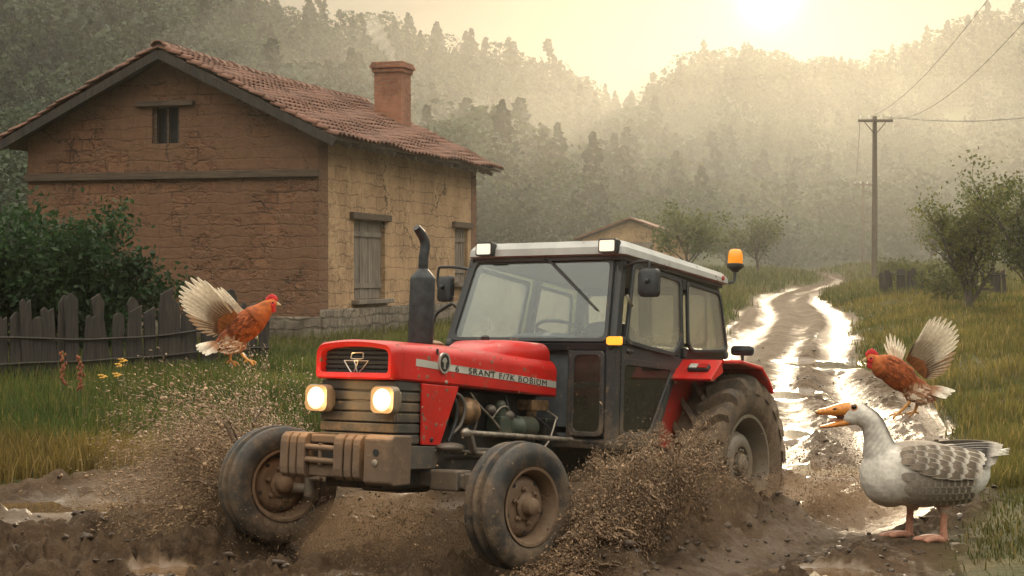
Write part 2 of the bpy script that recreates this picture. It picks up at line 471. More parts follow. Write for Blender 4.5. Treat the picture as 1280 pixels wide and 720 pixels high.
def ground(x, y):
    """height, grass amount, wetness"""
    x = np.asarray(x, float); y = np.asarray(y, float)
    b = .02267 * np.where(y < 15, 0, np.where(y < 90, y - 15, 75)) 
    b = b - .12 * np.exp(-((y - 15) / 5.0) ** 2) * .3
    b = b + np.where(y > 90, -.012 * (y - 90), 0) * (y < 140) + np.where(y >= 140, -.6, 0)
    e = fbm(x * .9, y * .5, 4) * .55 + fbm(x * 3.1, y * 2.2 + 40, 3) * .22
    nearw = np.clip(y / 22, .35, 1.6)
    dl = (x - le(y)) + e * 1.5 * nearw; dr = (re_(y) - x) + e * 1.5 * nearw
    road = sstep(-.25, .25, np.minimum(dl, dr))
    grass = 1 - road
    # banks
    z = b + .16 * sstep(0, 2.5, -dl) + .30 * sstep(0, 2.2, -dr) * sstep(11, 17, y) + .05 * sstep(0, .6, -dr)
    z = z + .12 * fbm(x * .35, y * .3 + 5, 3) * grass + .05 * fbm(x * 2, y * 2, 3) * grass
    # ruts
    slope = np.clip(np.gradient(_XC[:, 1], _XC[:, 0]), -1.5, 1.5); sc = 1 / np.sqrt(1 + np.interp(y, _XC[:, 0], slope) ** 2)
    q = (x - xc(y)) * sc + .22 * fbm(x * .1 + 3, y * .28, 3) + .1 * fbm(x * .6, y * .9, 2)
    rz = 0; rid = 0
    for q0, d, w in ((-.80, .10, .24), (.80, .10, .24), (-2.15, .09, .22), (-3.3, .07, .3), (-4.3, .10, .26), (1.75, .07, .2), (2.7, .07, .25), (-1.5, .05, .15), (.15, .04, .2), (3.6, .06, .2)):
        am = .6 + 1.0 * vnoise(y * .5 + q0 * 7, q0 * 3 + x * .1)
        g = np.exp(-((q - q0) / w) ** 2)
        be = np.exp(-((np.abs(q - q0) - 1.75 * w) / (.6 * w)) ** 2)
        rz = rz - .62 * d * am * g + .34 * d * am * be; rid = rid + be * am
    rid = np.clip(rid, 0, 1.3)
    lump = np.abs(fbm(x * 3.2 + 11, y * 3.2, 4, .6)) * .10 + ((.22 - np.abs(fbm(x * 5, y * 5 + 3, 4, .7))) * .20 + (.2 - np.abs(fbm(x * 13, y * 11 + 3, 3, .7))) * .12 - .03) * np.clip(.35 + 2.2 * fbm(x * 1.3 + 7, y * 1.1, 3) + .5 * rid, .1, 1.4) * np.clip(20 / np.maximum(y, 8) - .3, 0, 1.5)
    far = np.clip(22 / np.maximum(y, 8), .45, 1.0)
    z = z + road * (rz * (.55 + .9 * far) + (lump - .02) * (.30 + .95 * rid) * far)
    # the hole the rear wheels dig, heaps beside it
    u = -((x - TO[0]) * TM[0, 0] + (y - TO[1]) * TM[1, 0]); v = (x - TO[0]) * TM[0, 1] + (y - TO[1]) * TM[1, 1]
    z = z - .22 * np.exp(-((u - 2.9) / .9) ** 2 - (v / 1.5) ** 4) - .05 * np.exp(-((u - 1.7) / 1.0) ** 2 - (v / 1.1) ** 4)
    rough = fbm(x * 5, y * 5, 4, .65)
    for u0, v0, hh, ru, rv in ((1.05, 1.15, .15, .5, .3), (1.75, 1.25, .17, .5, .35), (2.3, 1.45, .16, .6, .35), (.25, 1.45, .08, .3, .3), (-.05, -1.25, .14, .4, .25), (3.6, .8, .14, .5, .5)):
        g = np.exp(-((u - u0) / ru) ** 2 - ((v - v0) / rv) ** 2)
        z = z + hh * g * (1 + 1.5 * rough) + np.clip(g * 1.6, 0, 1) * .22 * (.13 - np.abs(fbm(x * 6.5, y * 6.5 + u0, 4, .68)))
    # goose stands on a little raised patch
    g = np.exp(-((x - 2.55) / .75) ** 2 - ((y - 10.35) / .55) ** 2)
    z = z * (1 - .75 * g) + .75 * g * (.02 + .12 * rough)
    # standing water
    wet = .50 + 1.7 * fbm(q * 1.3 + 3, y * np.interp(y, [10, 40], [.30, .07]), 4) + .6 * fbm(q * 3.1, y * np.interp(y, [10, 40], [.8, .2]), 3) - rid * .35 - rz * 2.0
    wet = wet + .35 * np.exp(-((y - 15.5) / 3.5) ** 2) * sstep(.5, 2.0, x)
    wet = np.clip(wet, 0, .9) * road * sstep(5, 14, y + 3 * fbm(x, y, 2))
    pm = np.zeros_like(z)
    for px_, py_, rx, ry in PUD:
        d = np.sqrt(((x - px_) / rx) ** 2 + ((y - py_) / ry) ** 2) + .55 * fbm(x * 2.2 / rx * .7, y * 2.2 / ry * .7 + px_, 4)
        m = sstep(1.05, .85, d)
        lv = .02267 * max(0, py_ - 15) - .035 if py_ > 15 else -.03
        z = z * (1 - m) + (lv - .002) * m
        pm = np.maximum(pm, m)
    wet = np.maximum(wet, pm)
    return z, grass, wet, pm
def gz(x, y):
    return float(ground(np.array([x]), np.array([y]))[0][0])

def build_ground():
    ys = list(np.linspace(-28, 4, 14)); y = 4.5
    while y < 130:
        ys.append(y); y += float(np.clip(y * y / 3500 * 1.1, .035, 3)) if y > 7.5 else .09
    while y < 560: ys.append(y); y += 12
    ys = np.array(ys); n = 541
    s = np.linspace(-1, 1, n); sx = .42 * s + .58 * s ** 3
    Y, S = np.meshgrid(ys, sx, indexing='ij')
    X = S * (.62 * np.maximum(Y, 0) + 7.0 + .5 * np.maximum(-Y, 0))
    Z, G, W, P = ground(X, Y)
    X = X + 0
    V = np.stack([X, Y, Z], -1).reshape(-1, 3)
    m = len(ys)
    idx = np.arange(m * n).reshape(m, n)
    F = np.stack([idx[:-1, :-1], idx[:-1, 1:], idx[1:, 1:], idx[1:, :-1]], -1).reshape(-1, 4)
    c = np.stack([G, W, P], -1).reshape(-1, 3)
    fg = c[F, 0].mean(1); fp = c[F, 2].mean(1)
    # one material for all of it, driven by what grows or stands there
    t = NT('earth')
    a = t.n('VertexColor', layer_name='Col'); sp = t.n('SeparateColor'); t.L(a.outputs[0], sp.inputs[0])
    o = t.obj()
    n1 = t.noise(1.3, 6, .65); n2 = t.noise(14, 7, .72); n3 = t.noise(48, 5, .7)
    mudc = t.mix(t.ramp(n1, .3, .7), (.036, .023, .014), (.110, .069, .040))
    mudc = t.mix(t.ramp(n2, .35, .75), mudc, (.13, .085, .051))
    mudc = t.mix(t.math('MULTIPLY', t.ramp(sp.outputs[1], .2, .8), .75), mudc, (.20, .138, .088))  # wet streaks coloured paler, standing in for the bright sky they reflect
    pud = t.mix(t.ramp(n1, .35, .65), (.13, .078, .038), (.085, .055, .03))
    mudc = t.mix(sp.outputs[2], mudc, pud)
    grc = t.mix(t.ramp(n1, .35, .65), (.045, .055, .016), (.10, .085, .028))
    grc = t.mix(t.ramp(n2, .55, .75), grc, (.085, .058, .03))
    col = t.mix(sp.outputs[0], mudc, grc)
    n4 = t.noise(3.6, 5, .7)
    wn = t.ramp(t.math('ADD', t.math('ADD', t.math('MULTIPLY', t.math('SUBTRACT', n2, .5), .9), t.math('MULTIPLY', t.math('SUBTRACT', n4, .5), 1.5)), sp.outputs[1]), .15, .70)
    rough = t.math('SUBTRACT', .86, t.math('MULTIPLY', wn, .38))
    rough = t.math('MULTIPLY_ADD', sp.outputs[2], t.math('SUBTRACT', .04, rough), rough)
    hgt = t.math('ADD', t.math('MULTIPLY', n2, 1.0), t.math('MULTIPLY', n3, .35))
    inv = t.math('SUBTRACT', 1.0, sp.outputs[2])
    bp_ = t.n('Bump'); bp_.inputs['Distance'].default_value = .13; t.L(hgt, bp_.inputs['Height']); t.L(t.math('MULTIPLY', inv, .75), bp_.inputs['Strength'])
    b = t.bsdf(col, rough, 0, bp_.outputs[0]); t.L(t.math('ADD', .15, t.math('MULTIPLY', wn, .24)), b.inputs['Specular IOR Level'])
    sel_p = fp > .6; sel_g = (fg > .5) & ~sel_p; sel_r = ~sel_p & ~sel_g
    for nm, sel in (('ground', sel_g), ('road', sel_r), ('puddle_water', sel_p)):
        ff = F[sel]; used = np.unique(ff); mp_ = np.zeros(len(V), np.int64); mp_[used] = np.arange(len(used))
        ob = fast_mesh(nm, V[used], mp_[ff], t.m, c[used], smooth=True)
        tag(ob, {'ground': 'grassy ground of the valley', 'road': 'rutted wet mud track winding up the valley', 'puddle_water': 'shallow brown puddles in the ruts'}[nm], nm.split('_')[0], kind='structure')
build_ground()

# clods of mud strewn along the ruts
OCT_V = np.array([[1, 0, 0], [-1, 0, 0], [0, 1, 0], [0, -1, 0], [0, 0, 1], [0, 0, -1]], float)
OCT_F = np.array([[0, 2, 4], [2, 1, 4], [1, 3, 4], [3, 0, 4], [2, 0, 5], [1, 2, 5], [3, 1, 5], [0, 3, 5]])
def rand_rot(n):
    q = RNG.normal(size=(n, 4)); q /= np.linalg.norm(q, axis=1)[:, None]
    w, x, y, z = q.T
    return np.stack([1 - 2 * (y * y + z * z), 2 * (x * y - z * w), 2 * (x * z + y * w), 2 * (x * y + z * w), 1 - 2 * (x * x + z * z), 2 * (y * z - x * w),
                     2 * (x * z - y * w), 2 * (y * z + x * w), 1 - 2 * (x * x + y * y)], 1).reshape(n, 3, 3)
def scatter_oct(P, size, m, name, stretch=None, sdir=None, col=None, jit=.35):
    """many small irregular lumps; sdir/stretch draws each out along its own flight"""
    n = len(P)
    v = OCT_V[None] * (1 + RNG.uniform(-jit, jit, (n, 6, 1))) * (RNG.uniform(.55, 1.1, (n, 1, 3)))
    v = np.einsum('nij,nkj->nki', rand_rot(n), v) * np.asarray(size)[:, None, None]
    if sdir is not None:
        d = sdir / np.linalg.norm(sdir, axis=1)[:, None]
        al = np.einsum('nki,ni->nk', v, d)
        v = v + al[..., None] * d[:, None, :] * (np.asarray(stretch)[:, None, None] - 1)
    V = (P[:, None] + v).reshape(-1, 3)
    F = (OCT_F[None] + 6 * np.arange(n)[:, None, None]).reshape(-1, 3)
    c = None if col is None else np.repeat(col, 6, 0)
    return fast_mesh(name, V, F, m, c)
def build_clods():
    n = 60000
    y = 7.3 + 22 * RNG.random(n) ** 1.7; x = RNG.uniform(-1, 1, n) * (.33 * y + .5)
    z, g, w, p = ground(x, y)
    e = .06; zx = ground(x + e, y)[0]; zy = ground(x, y + e)[0]
    rough = np.abs(zx - z) + np.abs(zy - z)
    dn = np.clip(vnoise(x * 1.1, y * 1.1) * 1.3 - .35, 0, 1) * np.clip(rough * 14, .03, 1)
    k = (g < .6) & (p < .2) & (RNG.random(n) < dn)
    x, y, z = x[k], y[k], z[k]
    s = .004 + .022 * RNG.random(len(x)) ** 3.5
    # chunky lumps: a jittered cube-sphere of 26 points is too much for thousands, an irregular octahedron split once is enough
    n = len(x); P = np.stack([x, y, z + s * .05], 1)
    V0 = OCT_V; ed = {}; V = list(V0); F = []
    def mid(a, b):
        q = (min(a, b), max(a, b))
        if q not in ed: ed[q] = len(V); V.append(unit(V0[a] + V0[b]))
        return ed[q]
    for a, b, c in OCT_F:
        ab, bc, ca = mid(a, b), mid(b, c), mid(c, a); F += [(a, ab, ca), (b, bc, ab), (c, ca, bc), (ab, bc, ca)]
    V = np.array(V); F = np.array(F); m = len(V)
    v = V[None] * RNG.uniform(.45, 1.5, (n, m, 1)) * RNG.uniform(.5, 1.4, (n, 1, 3))
    v = np.einsum('nij,nkj->nki', rand_rot(n), v) * s[:, None, None] * np.array([1.2, 1.2, .75])
    o = fast_mesh('mud_clods', (P[:, None] + v).reshape(-1, 3), (F[None] + m * np.arange(n)[:, None, None]).reshape(-1, 3), simple('clod_mud', (.05, .032, .019), .6, var=.5, vs=20, bump=.5, bs=70, bd=.01))
    tag(o, 'small clods of mud strewn over the track', 'mud', kind='stuff')
build_clods()

# ------------------------------------------------------------------ grass
def blades(P, h, w, lean, col, name, m):
    n = len(P)
    a = RNG.uniform(0, 2 * PI, n); side = np.stack([np.cos(a), np.sin(a), 0 * a], 1)
    b = RNG.uniform(0, 2 * PI, n); ln = np.stack([np.cos(b), np.sin(b), 0 * b], 1) * (lean * RNG.random(n))[:, None] * h[:, None]
    up = np.array([0, 0, 1.0])
    v0 = P - side * w[:, None] * .5; v1 = P + side * w[:, None] * .5
    mid = P + up * (h * .55)[:, None] + ln * .35
    v2 = mid + side * w[:, None] * .38; v3 = mid - side * w[:, None] * .38
    tip = P + up * h[:, None] + ln
    V = np.stack([v0, v1, v2, v3, tip], 1).reshape(-1, 3)
    o = 5 * np.arange(n)[:, None]
    F = np.concatenate([np.stack([o + 0, o + 1, o + 2], -1), np.stack([o + 0, o + 2, o + 3], -1), np.stack([o + 3, o + 2, o + 4], -1)], 1).reshape(-1, 3)
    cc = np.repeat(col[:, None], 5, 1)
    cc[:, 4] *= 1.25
    return fast_mesh(name, V, F, m, cc.reshape(-1, 3))
def grass_field(name, label, n, ylim, xf, hf, colf, dens=None, ypow=1.5):
    y = ylim[0] + (ylim[1] - ylim[0]) * RNG.random(n) ** ypow
    lo, hi = xf(y); x = lo + (hi - lo) * RNG.random(n)
    z, g, w, p = ground(x, y)
    k = RNG.random(n) < np.clip(g * 1.4 - .35, 0, 1)
    if dens is not None: k &= RNG.random(n) < dens(x, y)
    x, y, z = x[k], y[k], z[k]
    h = hf(x, y) * RNG.uniform(.45, 1.15, len(x)); w = (.006 + .00045 * y) * RNG.uniform(.7, 1.3, len(x))
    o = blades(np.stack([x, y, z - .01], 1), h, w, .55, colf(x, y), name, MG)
    tag(o, label, 'grass', kind='stuff')
MG = attr_mat('grass_blade', .55, .15, 3, trans=.45)
def gcol(a, b, c, x, y, sc=.6, sh=0):
    t = np.clip(.5 + 2.2 * fbm(x * sc + sh, y * sc, 3), 0, 1)[:, None]
    u = RNG.random(len(x))[:, None]
    col = np.array(a) * (1 - t) + np.array(b) * t
    col = np.where(u < .14, np.array(c), col)
    return col * RNG.uniform(.65, 1.3, (len(x), 1))
def left_col(x, y):
    g = gcol((.045, .072, .014), (.095, .115, .024), (.20, .15, .05), x, y)
    d = gcol((.12, .092, .024), (.19, .125, .030), (.24, .17, .06), x, y, 1.2)
    t = sstep(16.0, 14.6, y + 1.2 * fbm(x, y, 2))[:, None]
    return g * (1 - t) + d * t
grass_field('verge_grass', 'tall green and straw coloured grass in front of the board fence', 75000, (12.6, 24), lambda y: (-.48 * y - .5, -.02 * y + .4),
            lambda x, y: .16 + .17 * vnoise(x * 1.1, y * 1.1), left_col, ypow=1.2)
grass_field('meadow_grass', 'soft green meadow grass between the mud track and the farmhouse', 70000, (23, 46), lambda y: (-.46 * y, le(y) + .3),
            lambda x, y: .18 + .12 * vnoise(x, y), lambda x, y: gcol((.06, .085, .02), (.11, .115, .03), (.15, .12, .05), x, y, .3))
grass_field('roadside_grass', 'yellow green grass on the bank along the right side of the track', 70000, (13, 60), lambda y: (re_(y) - .6, .37 * y + 1),
            lambda x, y: .09 + .15 * vnoise(x * .9, y * .9), lambda x, y: gcol((.07, .085, .018), (.17, .14, .036), (.28, .20, .07), x, y, .5), ypow=1.4)
grass_field('far_grass', 'pale grass fading into haze on both sides of the distant track', 50000, (46, 100), lambda y: (-.25 * y, .36 * y),
            lambda x, y: .25 + .15 * vnoise(x, y), lambda x, y: gcol((.06, .08, .022), (.12, .11, .035), (.17, .14, .06), x, y, .2))
grass_field('corner_grass', 'short mossy grass beside the feet of the goose', 9000, (7.5, 13.2), lambda y: (re_(y) - .5, .36 * y + .6),
            lambda x, y: .04 + .06 * vnoise(x * 3, y * 3), lambda x, y: gcol((.045, .06, .014), (.10, .09, .022), (.18, .14, .05), x, y, 1.5), dens=lambda x, y: np.clip(1.6 * vnoise(x * 2.2, y * 2.2) - .2, 0, 1))
# ------------------------------------------------------------------ farmhouse
def brick_mat(name, a, b, mortar, bw, bh, side=False, plaster=0.0, pcol=(.4, .3, .2), scale=1.0, bumpd=.02, msize=.012):
    t = NT(name)
    sp = t.n('SeparateXYZ'); t.L(t.obj(), sp.inputs[0])
    cb = t.n('CombineXYZ'); t.L(t.math('ADD', sp.outputs[0], sp.outputs[1]), cb.inputs[0])
    wob = t.math('MULTIPLY', t.math('SUBTRACT', t.noise(2.3, 4), .5), .20)
    t.L(t.math('ADD', sp.outputs[2], wob), cb.inputs[1])
    br = t.n('TexBrick', i_Scale=scale, offset=.5)
    br.inputs['Color1'].default_value = (*a, 1); br.inputs['Color2'].default_value = (*b, 1); br.inputs['Mortar'].default_value = (*mortar, 1)
    br.inputs['Brick Width'].default_value = bw; br.inputs['Row Height'].default_value = bh; br.inputs['Mortar Size'].default_value = msize
    br.inputs['Mortar Smooth'].default_value = .4
    t.L(cb.outputs[0], br.inputs['Vector'])
    n1 = t.noise(.9, 5, .65); n2 = t.noise(8, 6, .7)
    c = t.mix(t.ramp(n2, .3, .8), br.outputs['Color'], tuple(x * .55 for x in a))
    c = t.mix(t.ramp(n1, .38, .7, 0, .6), c, tuple(x * 1.25 for x in b))
    h = t.math('ADD', t.math('MULTIPLY', br.outputs['Fac'], -1.0), t.math('MULTIPLY', n2, .9))
    if plaster:
        m = t.ramp(t.noise(.8, 6, .7), .62 - plaster * .3, .70 - plaster * .3, 1, 0)
        pc = t.mix(t.ramp(n2, .25, .75), tuple(x * .72 for x in pcol), pcol)
        pc = t.mix(t.ramp(t.noise(22, 5, .7), .55, .75), pc, tuple(x * .6 for x in pcol))
        c = t.mix(m, c, pc)
        h = t.math('ADD', h, t.math('MULTIPLY', m, .8))
    # hairline cracks
    vo = t.n('TexVoronoi', feature='DISTANCE_TO_EDGE', i_Scale=.85)
    wv = t.n('VectorMath', operation='ADD'); t.L(t.obj(), wv.inputs[0])
    nz = t.n('TexNoise', i_Scale=2.5, i_Detail=5.0); t.L(t.obj(), nz.inputs['Vector'])
    t.L(nz.outputs['Color'], wv.inputs[1]); t.L(wv.outputs[0], vo.inputs['Vector'])
    cr = t.math('MULTIPLY', t.ramp(vo.outputs['Distance'], .006, .022, 1, 0), t.ramp(t.noise(.7, 2), .45, .6))
    c = t.mix(t.math('MULTIPLY', cr, .8), c, (.03, .02, .012))
    # rain-splashed dirt along the foot of the wall
    sm = t.ramp(t.math('ADD', t.noise(2.6, 5, .7), t.math('MULTIPLY', sp.outputs[2], -.28)), .28, .52, 0, .75)
    c = t.mix(sm, c, (.075, .058, .042))
    t.bsdf(c, .92, 0, t.bump(h, .75, bumpd))
    return t.m
M_ADOBE = brick_mat('adobe_brick', (.165, .076, .040), (.225, .112, .060), (.06, .032, .019), .50, .19, bumpd=.06, plaster=.42, pcol=(.20, .104, .058), msize=.016)  # mud brick, its tone also darkened to hold the gable's shade
M_RENDER = brick_mat('ochre_render', (.34, .21, .115), (.42, .27, .15), (.17, .11, .07), .5, .22, plaster=.75, pcol=(.50, .33, .185), bumpd=.02)  # render, its paleness also carries the warm light on the side wall
M_STONE = brick_mat('rubble_stone', (.17, .14, .11), (.27, .22, .165), (.07, .055, .04), .34, .17, bumpd=.06, msize=.025)
M_CHIM = brick_mat('chimney_brick', (.26, .10, .055), (.34, .15, .085), (.20, .15, .11), .24, .085, bumpd=.015)
def wood_mat(name, a, b, rough=.85, ax=2):
    t = NT(name)
    mp_ = t.n('Mapping'); t.L(t.obj(), mp_.inputs[0])
    s = [26, 26, 26]; s[ax] = 1.6; mp_.inputs['Scale'].default_value = s
    n1 = t.noise(1.0, 6, .7, mp_.outputs[0], .6); n2 = t.noise(2.2, 4)
    c = t.mix(t.ramp(n1, .3, .72), a, b); c = t.mix(t.ramp(n2, .4, .8, 0, .5), c, tuple(x * .5 for x in a))
    t.bsdf(c, rough, 0, t.bump(n1, .6, .01))
    return t.m
M_OLDWOOD = wood_mat('weathered_board', (.015, .012, .010), (.055, .044, .036))
M_BEAM = wood_mat('old_beam', (.055, .036, .024), (.13, .09, .06), ax=0)
M_SHUT = wood_mat('shutter_board', (.13, .105, .085), (.26, .215, .175))
M_DARKHOLE = simple('dark_opening', (.012, .011, .01), .6)

def tile_mat():
    t = NT('clay_tile')
    n = t.noise(7, 4, .6); n2 = t.noise(1.2, 5, .65)
    vo = t.n('TexVoronoi', i_Scale=4.2); t.L(t.obj(), vo.inputs['Vector'])
    c = t.mix(t.ramp(n2, .3, .7), (.075, .032, .021), (.16, .066, .040))
    hs = t.n('SeparateColor'); t.L(vo.outputs['Color'], hs.inputs[0])
    c = t.mix(t.math('MULTIPLY', hs.outputs[0], .55), c, (.22, .115, .075))
    c = t.mix(t.ramp(n, .55, .8, 0, .7), c, (.04, .032, .024))
    t.bsdf(c, .85, 0, t.bump(n, .4, .01))
    return t.m
M_TILE = tile_mat()

HC = V3(-3.28, 28.0, .22)
def build_house():
    h = thing('farmhouse', 'old mud brick farmhouse with a tiled gable roof and smoking chimney', 'house', HC, R(-16.06))
    W, D, ZE, ZA, T = 5.6, 9.0, 3.86, 5.22, .42
    rz = lambda x: ZA - abs(x + W / 2) * (ZA - ZE) / (W / 2)
    ax = (1, 0, 0); az = (0, 0, 1)
    g = MB()
    g.prism([(-W, .0), (0, .0), (0, 3.1), (-W, 3.1)], (0, 0, 0), ax, az, (0, T, 0))
    x0, x1, w0, w1 = -3.13, -2.6, 3.72, 4.36
    g.prism([(-W, 3.1), (x0, 3.1), (x0, rz(x0)), (-W, ZE)], (0, 0, 0), ax, az, (0, T, 0))
    g.prism([(x1, 3.1), (0, 3.1), (0, ZE), (x1, rz(x1))], (0, 0, 0), ax, az, (0, T, 0))
    g.prism([(x0, 3.1), (x1, 3.1), (x1, w0), (x0, w0)], (0, 0, 0), ax, az, (0, T, 0))
    g.prism([(x0, w1), (x1, w1), (x1, rz(x1)), (-W / 2, ZA), (x0, rz(x0))], (0, 0, 0), ax, az, (0, T, 0))
    g.box((-W + T / 2, T + (D - T) / 2, ZE / 2), (T, D - T, ZE))
    g.prism([(-W + T, 0), (0, 0), (0, ZE), (-W / 2, ZA), (-W + T, ZE)], (0, D, 0), ax, az, (0, -T, 0))
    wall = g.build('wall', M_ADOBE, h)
    # right hand long wall, rendered in ochre mud, with two shuttered windows
    s = MB()
    wins = [(1.62, 3.2, .98, 2.42), (7.45, 8.35, 1.25, 2.42)]
    ya = T
    for (y0, y1, z0, z1) in wins:
        s.box((-T / 2 + .003, (ya + y0) / 2, ZE / 2), (T, y0 - ya, ZE))
        s.box((-T / 2 + .003, (y0 + y1) / 2, z0 / 2), (T, y1 - y0, z0))
        s.box((-T / 2 + .003, (y0 + y1) / 2, (z1 + ZE) / 2), (T, y1 - y0, ZE - z1))
        ya = y1
    s.box((-T / 2 + .003, (ya + D - T) / 2, ZE / 2), (T, D - T - ya, ZE))
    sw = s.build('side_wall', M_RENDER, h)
    tag(sw, 'long side wall in flaking ochre render')
    # rubble plinth
    f = MB()
    f.box((-W / 2, -.05, .36), (W + .12, .10, .72)); f.box((.055, D / 2, .42), (.10, D, .84))
    f.build('plinth', M_STONE, h, bevel=.03)
    b = MB(); b.bar((-W - .02, -.035, 3.16), (.02, -.035, 3.16), .09, .13)
    b.build('wall_beam', M_BEAM, h, bevel=.01)
    # attic window
    aw = MB(); aw.box(((x0 + x1) / 2, .22, (w0 + w1) / 2), (x1 - x0 + .1, .03, w1 - w0 + .1))
    a_ = aw.build('attic_window', M_DARKHOLE, h)
    l = MB(); l.bar((x0 - .28, -.04, w1 + .05), (x1 + .3, -.04, w1 + .05), .12, .09); l.build('lintel', M_BEAM, a_, bevel=.01)
    l = MB()
    l.box((x0 + .03, .1, (w0 + w1) / 2), (.06, .08, w1 - w0)); l.box((x1 - .03, .1, (w0 + w1) / 2), (.06, .08, w1 - w0)); l.box(((x0 + x1) / 2, .11, (w0 + w1) / 2), (.04, .05, w1 - w0))
    l.build('frame', M_BEAM, a_)
    for (y0, y1, z0, z1) in wins:
        w = MB(); w.box((-.2, (y0 + y1) / 2, (z0 + z1) / 2), (.04, y1 - y0 + .1, z1 - z0 + .1)); wo_ = w.build('window', M_DARKHOLE, h)
        q = MB(); n = 7
        for i in range(n):
            yy = y0 + (i + .5) * (y1 - y0) / n
            q.box((-.09 + random.uniform(-.008, .008), yy, (z0 + z1) / 2), (.035, (y1 - y0) / n - .012, z1 - z0 - .02))
        q.box((-.065, (y0 + y1) / 2, z0 + .25), (.03, y1 - y0 - .06, .09)); q.box((-.065, (y0 + y1) / 2, z1 - .25), (.03, y1 - y0 - .06, .09))
        q.build('shutter', M_SHUT, wo_)
        q = MB(); q.box((.05, (y0 + y1) / 2, z0 - .04), (.2, y1 - y0 + .24, .08)); q.build('sill', M_SHUT, wo_, bevel=.01)
        q = MB(); q.box((.03, (y0 + y1) / 2, z1 + .07), (.1, y1 - y0 + .4, .12)); q.build('lintel', M_BEAM, wo_, bevel=.01)
    # roof: two pitches of barrel tiles
    ov, ovg = .48, .42
    sl_ = math.atan((ZA - ZE) / (W / 2)); L = (W / 2 + ov) / math.cos(sl_)
    V = []; F = []
    m = MB()
    for sg in (-1, 1):
        nx, rows = 44, 17
        for r in range(rows):
            for k in range(2):
                pass
        ncol = int((D + 2 * ovg) / .2)
        for r in range(rows):
            s0 = L * r / rows - .03; s1 = L * (r + 1) / rows + .05
            ringA = []; ringB = []
            sag = lambda yy, ss: -.05 * math.sin(PI * min(1, max(0, (yy + ovg) / (D + 2 * ovg)))) * 1 + .018 * math.sin(yy * 3.1 + ss * 2) + .03 * (vnoise(np.array(yy * .7), np.array(ss * .9 + sg)) - .5)
            for i in range(ncol * 4 + 1):
                yy = -ovg + i * .05
                ph = i % 4
                up = (.0, .045, .062, .045)[ph]
                jit = .012 * math.sin(12.9 * (i // 4) + 7.7 * r) + random.uniform(-.004, .004)
                for ring, ss, lift in ((ringA, s0, .035), (ringB, s1, .075)):
                    x = -W / 2 + sg * ss * math.cos(sl_)
                    z = ZA + .10 - ss * math.sin(sl_) + up + lift + jit + sag(yy, ss)
                    ring.append((x, yy + .015 * math.sin(9.1 * (i // 4) + 4 * r), z))
            m.loft([np.array(ringA), np.array(ringB)], False, closed=False)
    roof = m.build('roof', M_TILE, h, smooth=50)
    md = roof.modifiers.new('thickness', 'SOLIDIFY'); md.thickness = .022; md.offset = -1
    # boards and rafters under the tiles
    u = MB()
    for sg in (-1, 1):
        d = V3(sg * math.cos(sl_), 0, -math.sin(sl_)); n_ = V3(sg * math.sin(sl_), 0, math.cos(sl_))
        a = V3(-W / 2, -ovg + .05, ZA + .045); 
        P = [a, a + d * (L - .05)]
        u.loft([np.array([P[0], P[1], P[1] + n_ * .05, P[0] + n_ * .05]), np.array([P[0], P[1], P[1] + n_ * .05, P[0] + n_ * .05]) + V3(0, D + 2 * ovg - .1, 0)])
    u.build('roof_deck', M_BEAM, h)
    for sg in (-1, 1):
        d = V3(sg * math.cos(sl_), 0, -math.sin(sl_)); a = V3(-W / 2, -ovg + .03, ZA + .0)
        q = MB(); q.bar(a, a + d * (L - .02), .05, .15, up=(0, 0, 1)); q.build('bargeboard', M_OLDWOOD, h, bevel=.008)
    for i in range(16):
        y = .3 + i * (D - .6) / 15
        MB().bar((-.1, y, ZE + .02), (ov - .02, y, ZE - .02 - ov * .45), .09, .09).build('rafter', M_BEAM, roof)
    q = MB()
    yy = -ovg - .02; k = 0
    while yy < D + ovg:
        a = np.arange(9) * PI / 8
        r = .12
        ring = lambda y, rr, dz: np.stack([-W / 2 + rr * np.cos(a), np.full(9, y), ZA + .145 + dz + rr * .8 * np.sin(a)], 1)
        sgz = -.05 * math.sin(PI * (yy + ovg) / (D + 2 * ovg)) + random.uniform(-.01, .01)
        q.loft([ring(yy, r * 1.12, sgz), ring(yy + .36, r * .95, sgz)], False, closed=False); yy += .31
    rt = q.build('ridge_tiles', M_TILE, h, smooth=60); md = rt.modifiers.new('thickness', 'SOLIDIFY'); md.thickness = .02
    # chimney
    c = MB(); cx, cyy = -1.56, 7.88
    c.box((cx, cyy, 5.0), (.62, .62, 1.6)); ch = c.build('chimney', M_CHIM, roof)
    c = MB(); c.box((cx, cyy, 5.84), (.70, .70, .09)); c.box((cx, cyy, 5.925), (.78, .78, .08)); c.box((cx, cyy, 5.995), (.72, .72, .06)); c.build('chimney_cap', M_CHIM, roof, bevel=.01)
    return h
build_house()

def build_smoke():
    t = NT('smoke')
    v = t.n('VolumePrincipled'); v.inputs['Color'].default_value = (.93, .9, .84, 1); v.inputs['Density'].default_value = .55; v.inputs['Anisotropy'].default_value = .3
    t.L(v.outputs[0], t.out.inputs['Volume'])
    p = spline([(0, 0, 0), (-.05, 0, .22), (-.2, .02, .42), (-.34, .02, .62), (-.45, 0, .86), (-.62, 0, 1.0)], 22)
    r = np.interp(np.linspace(0, 1, 22), [0, .15, .45, .75, 1], [.07, .10, .17, .22, .05])
    r = r * (1 + .25 * np.sin(np.arange(22) * 1.9))
    o = MB().tube(p, r, 14).build('smoke', t.m, smooth=80)
    c, s = math.cos(R(-16.06)), math.sin(R(-16.06))
    o.location = (HC[0] + c * -1.56 - s * 7.88, HC[1] + s * -1.56 + c * 7.88, HC[2] + 6.05)
    tag(o, 'thin wisp of pale smoke drifting from the chimney', 'smoke', kind='stuff')
build_smoke()

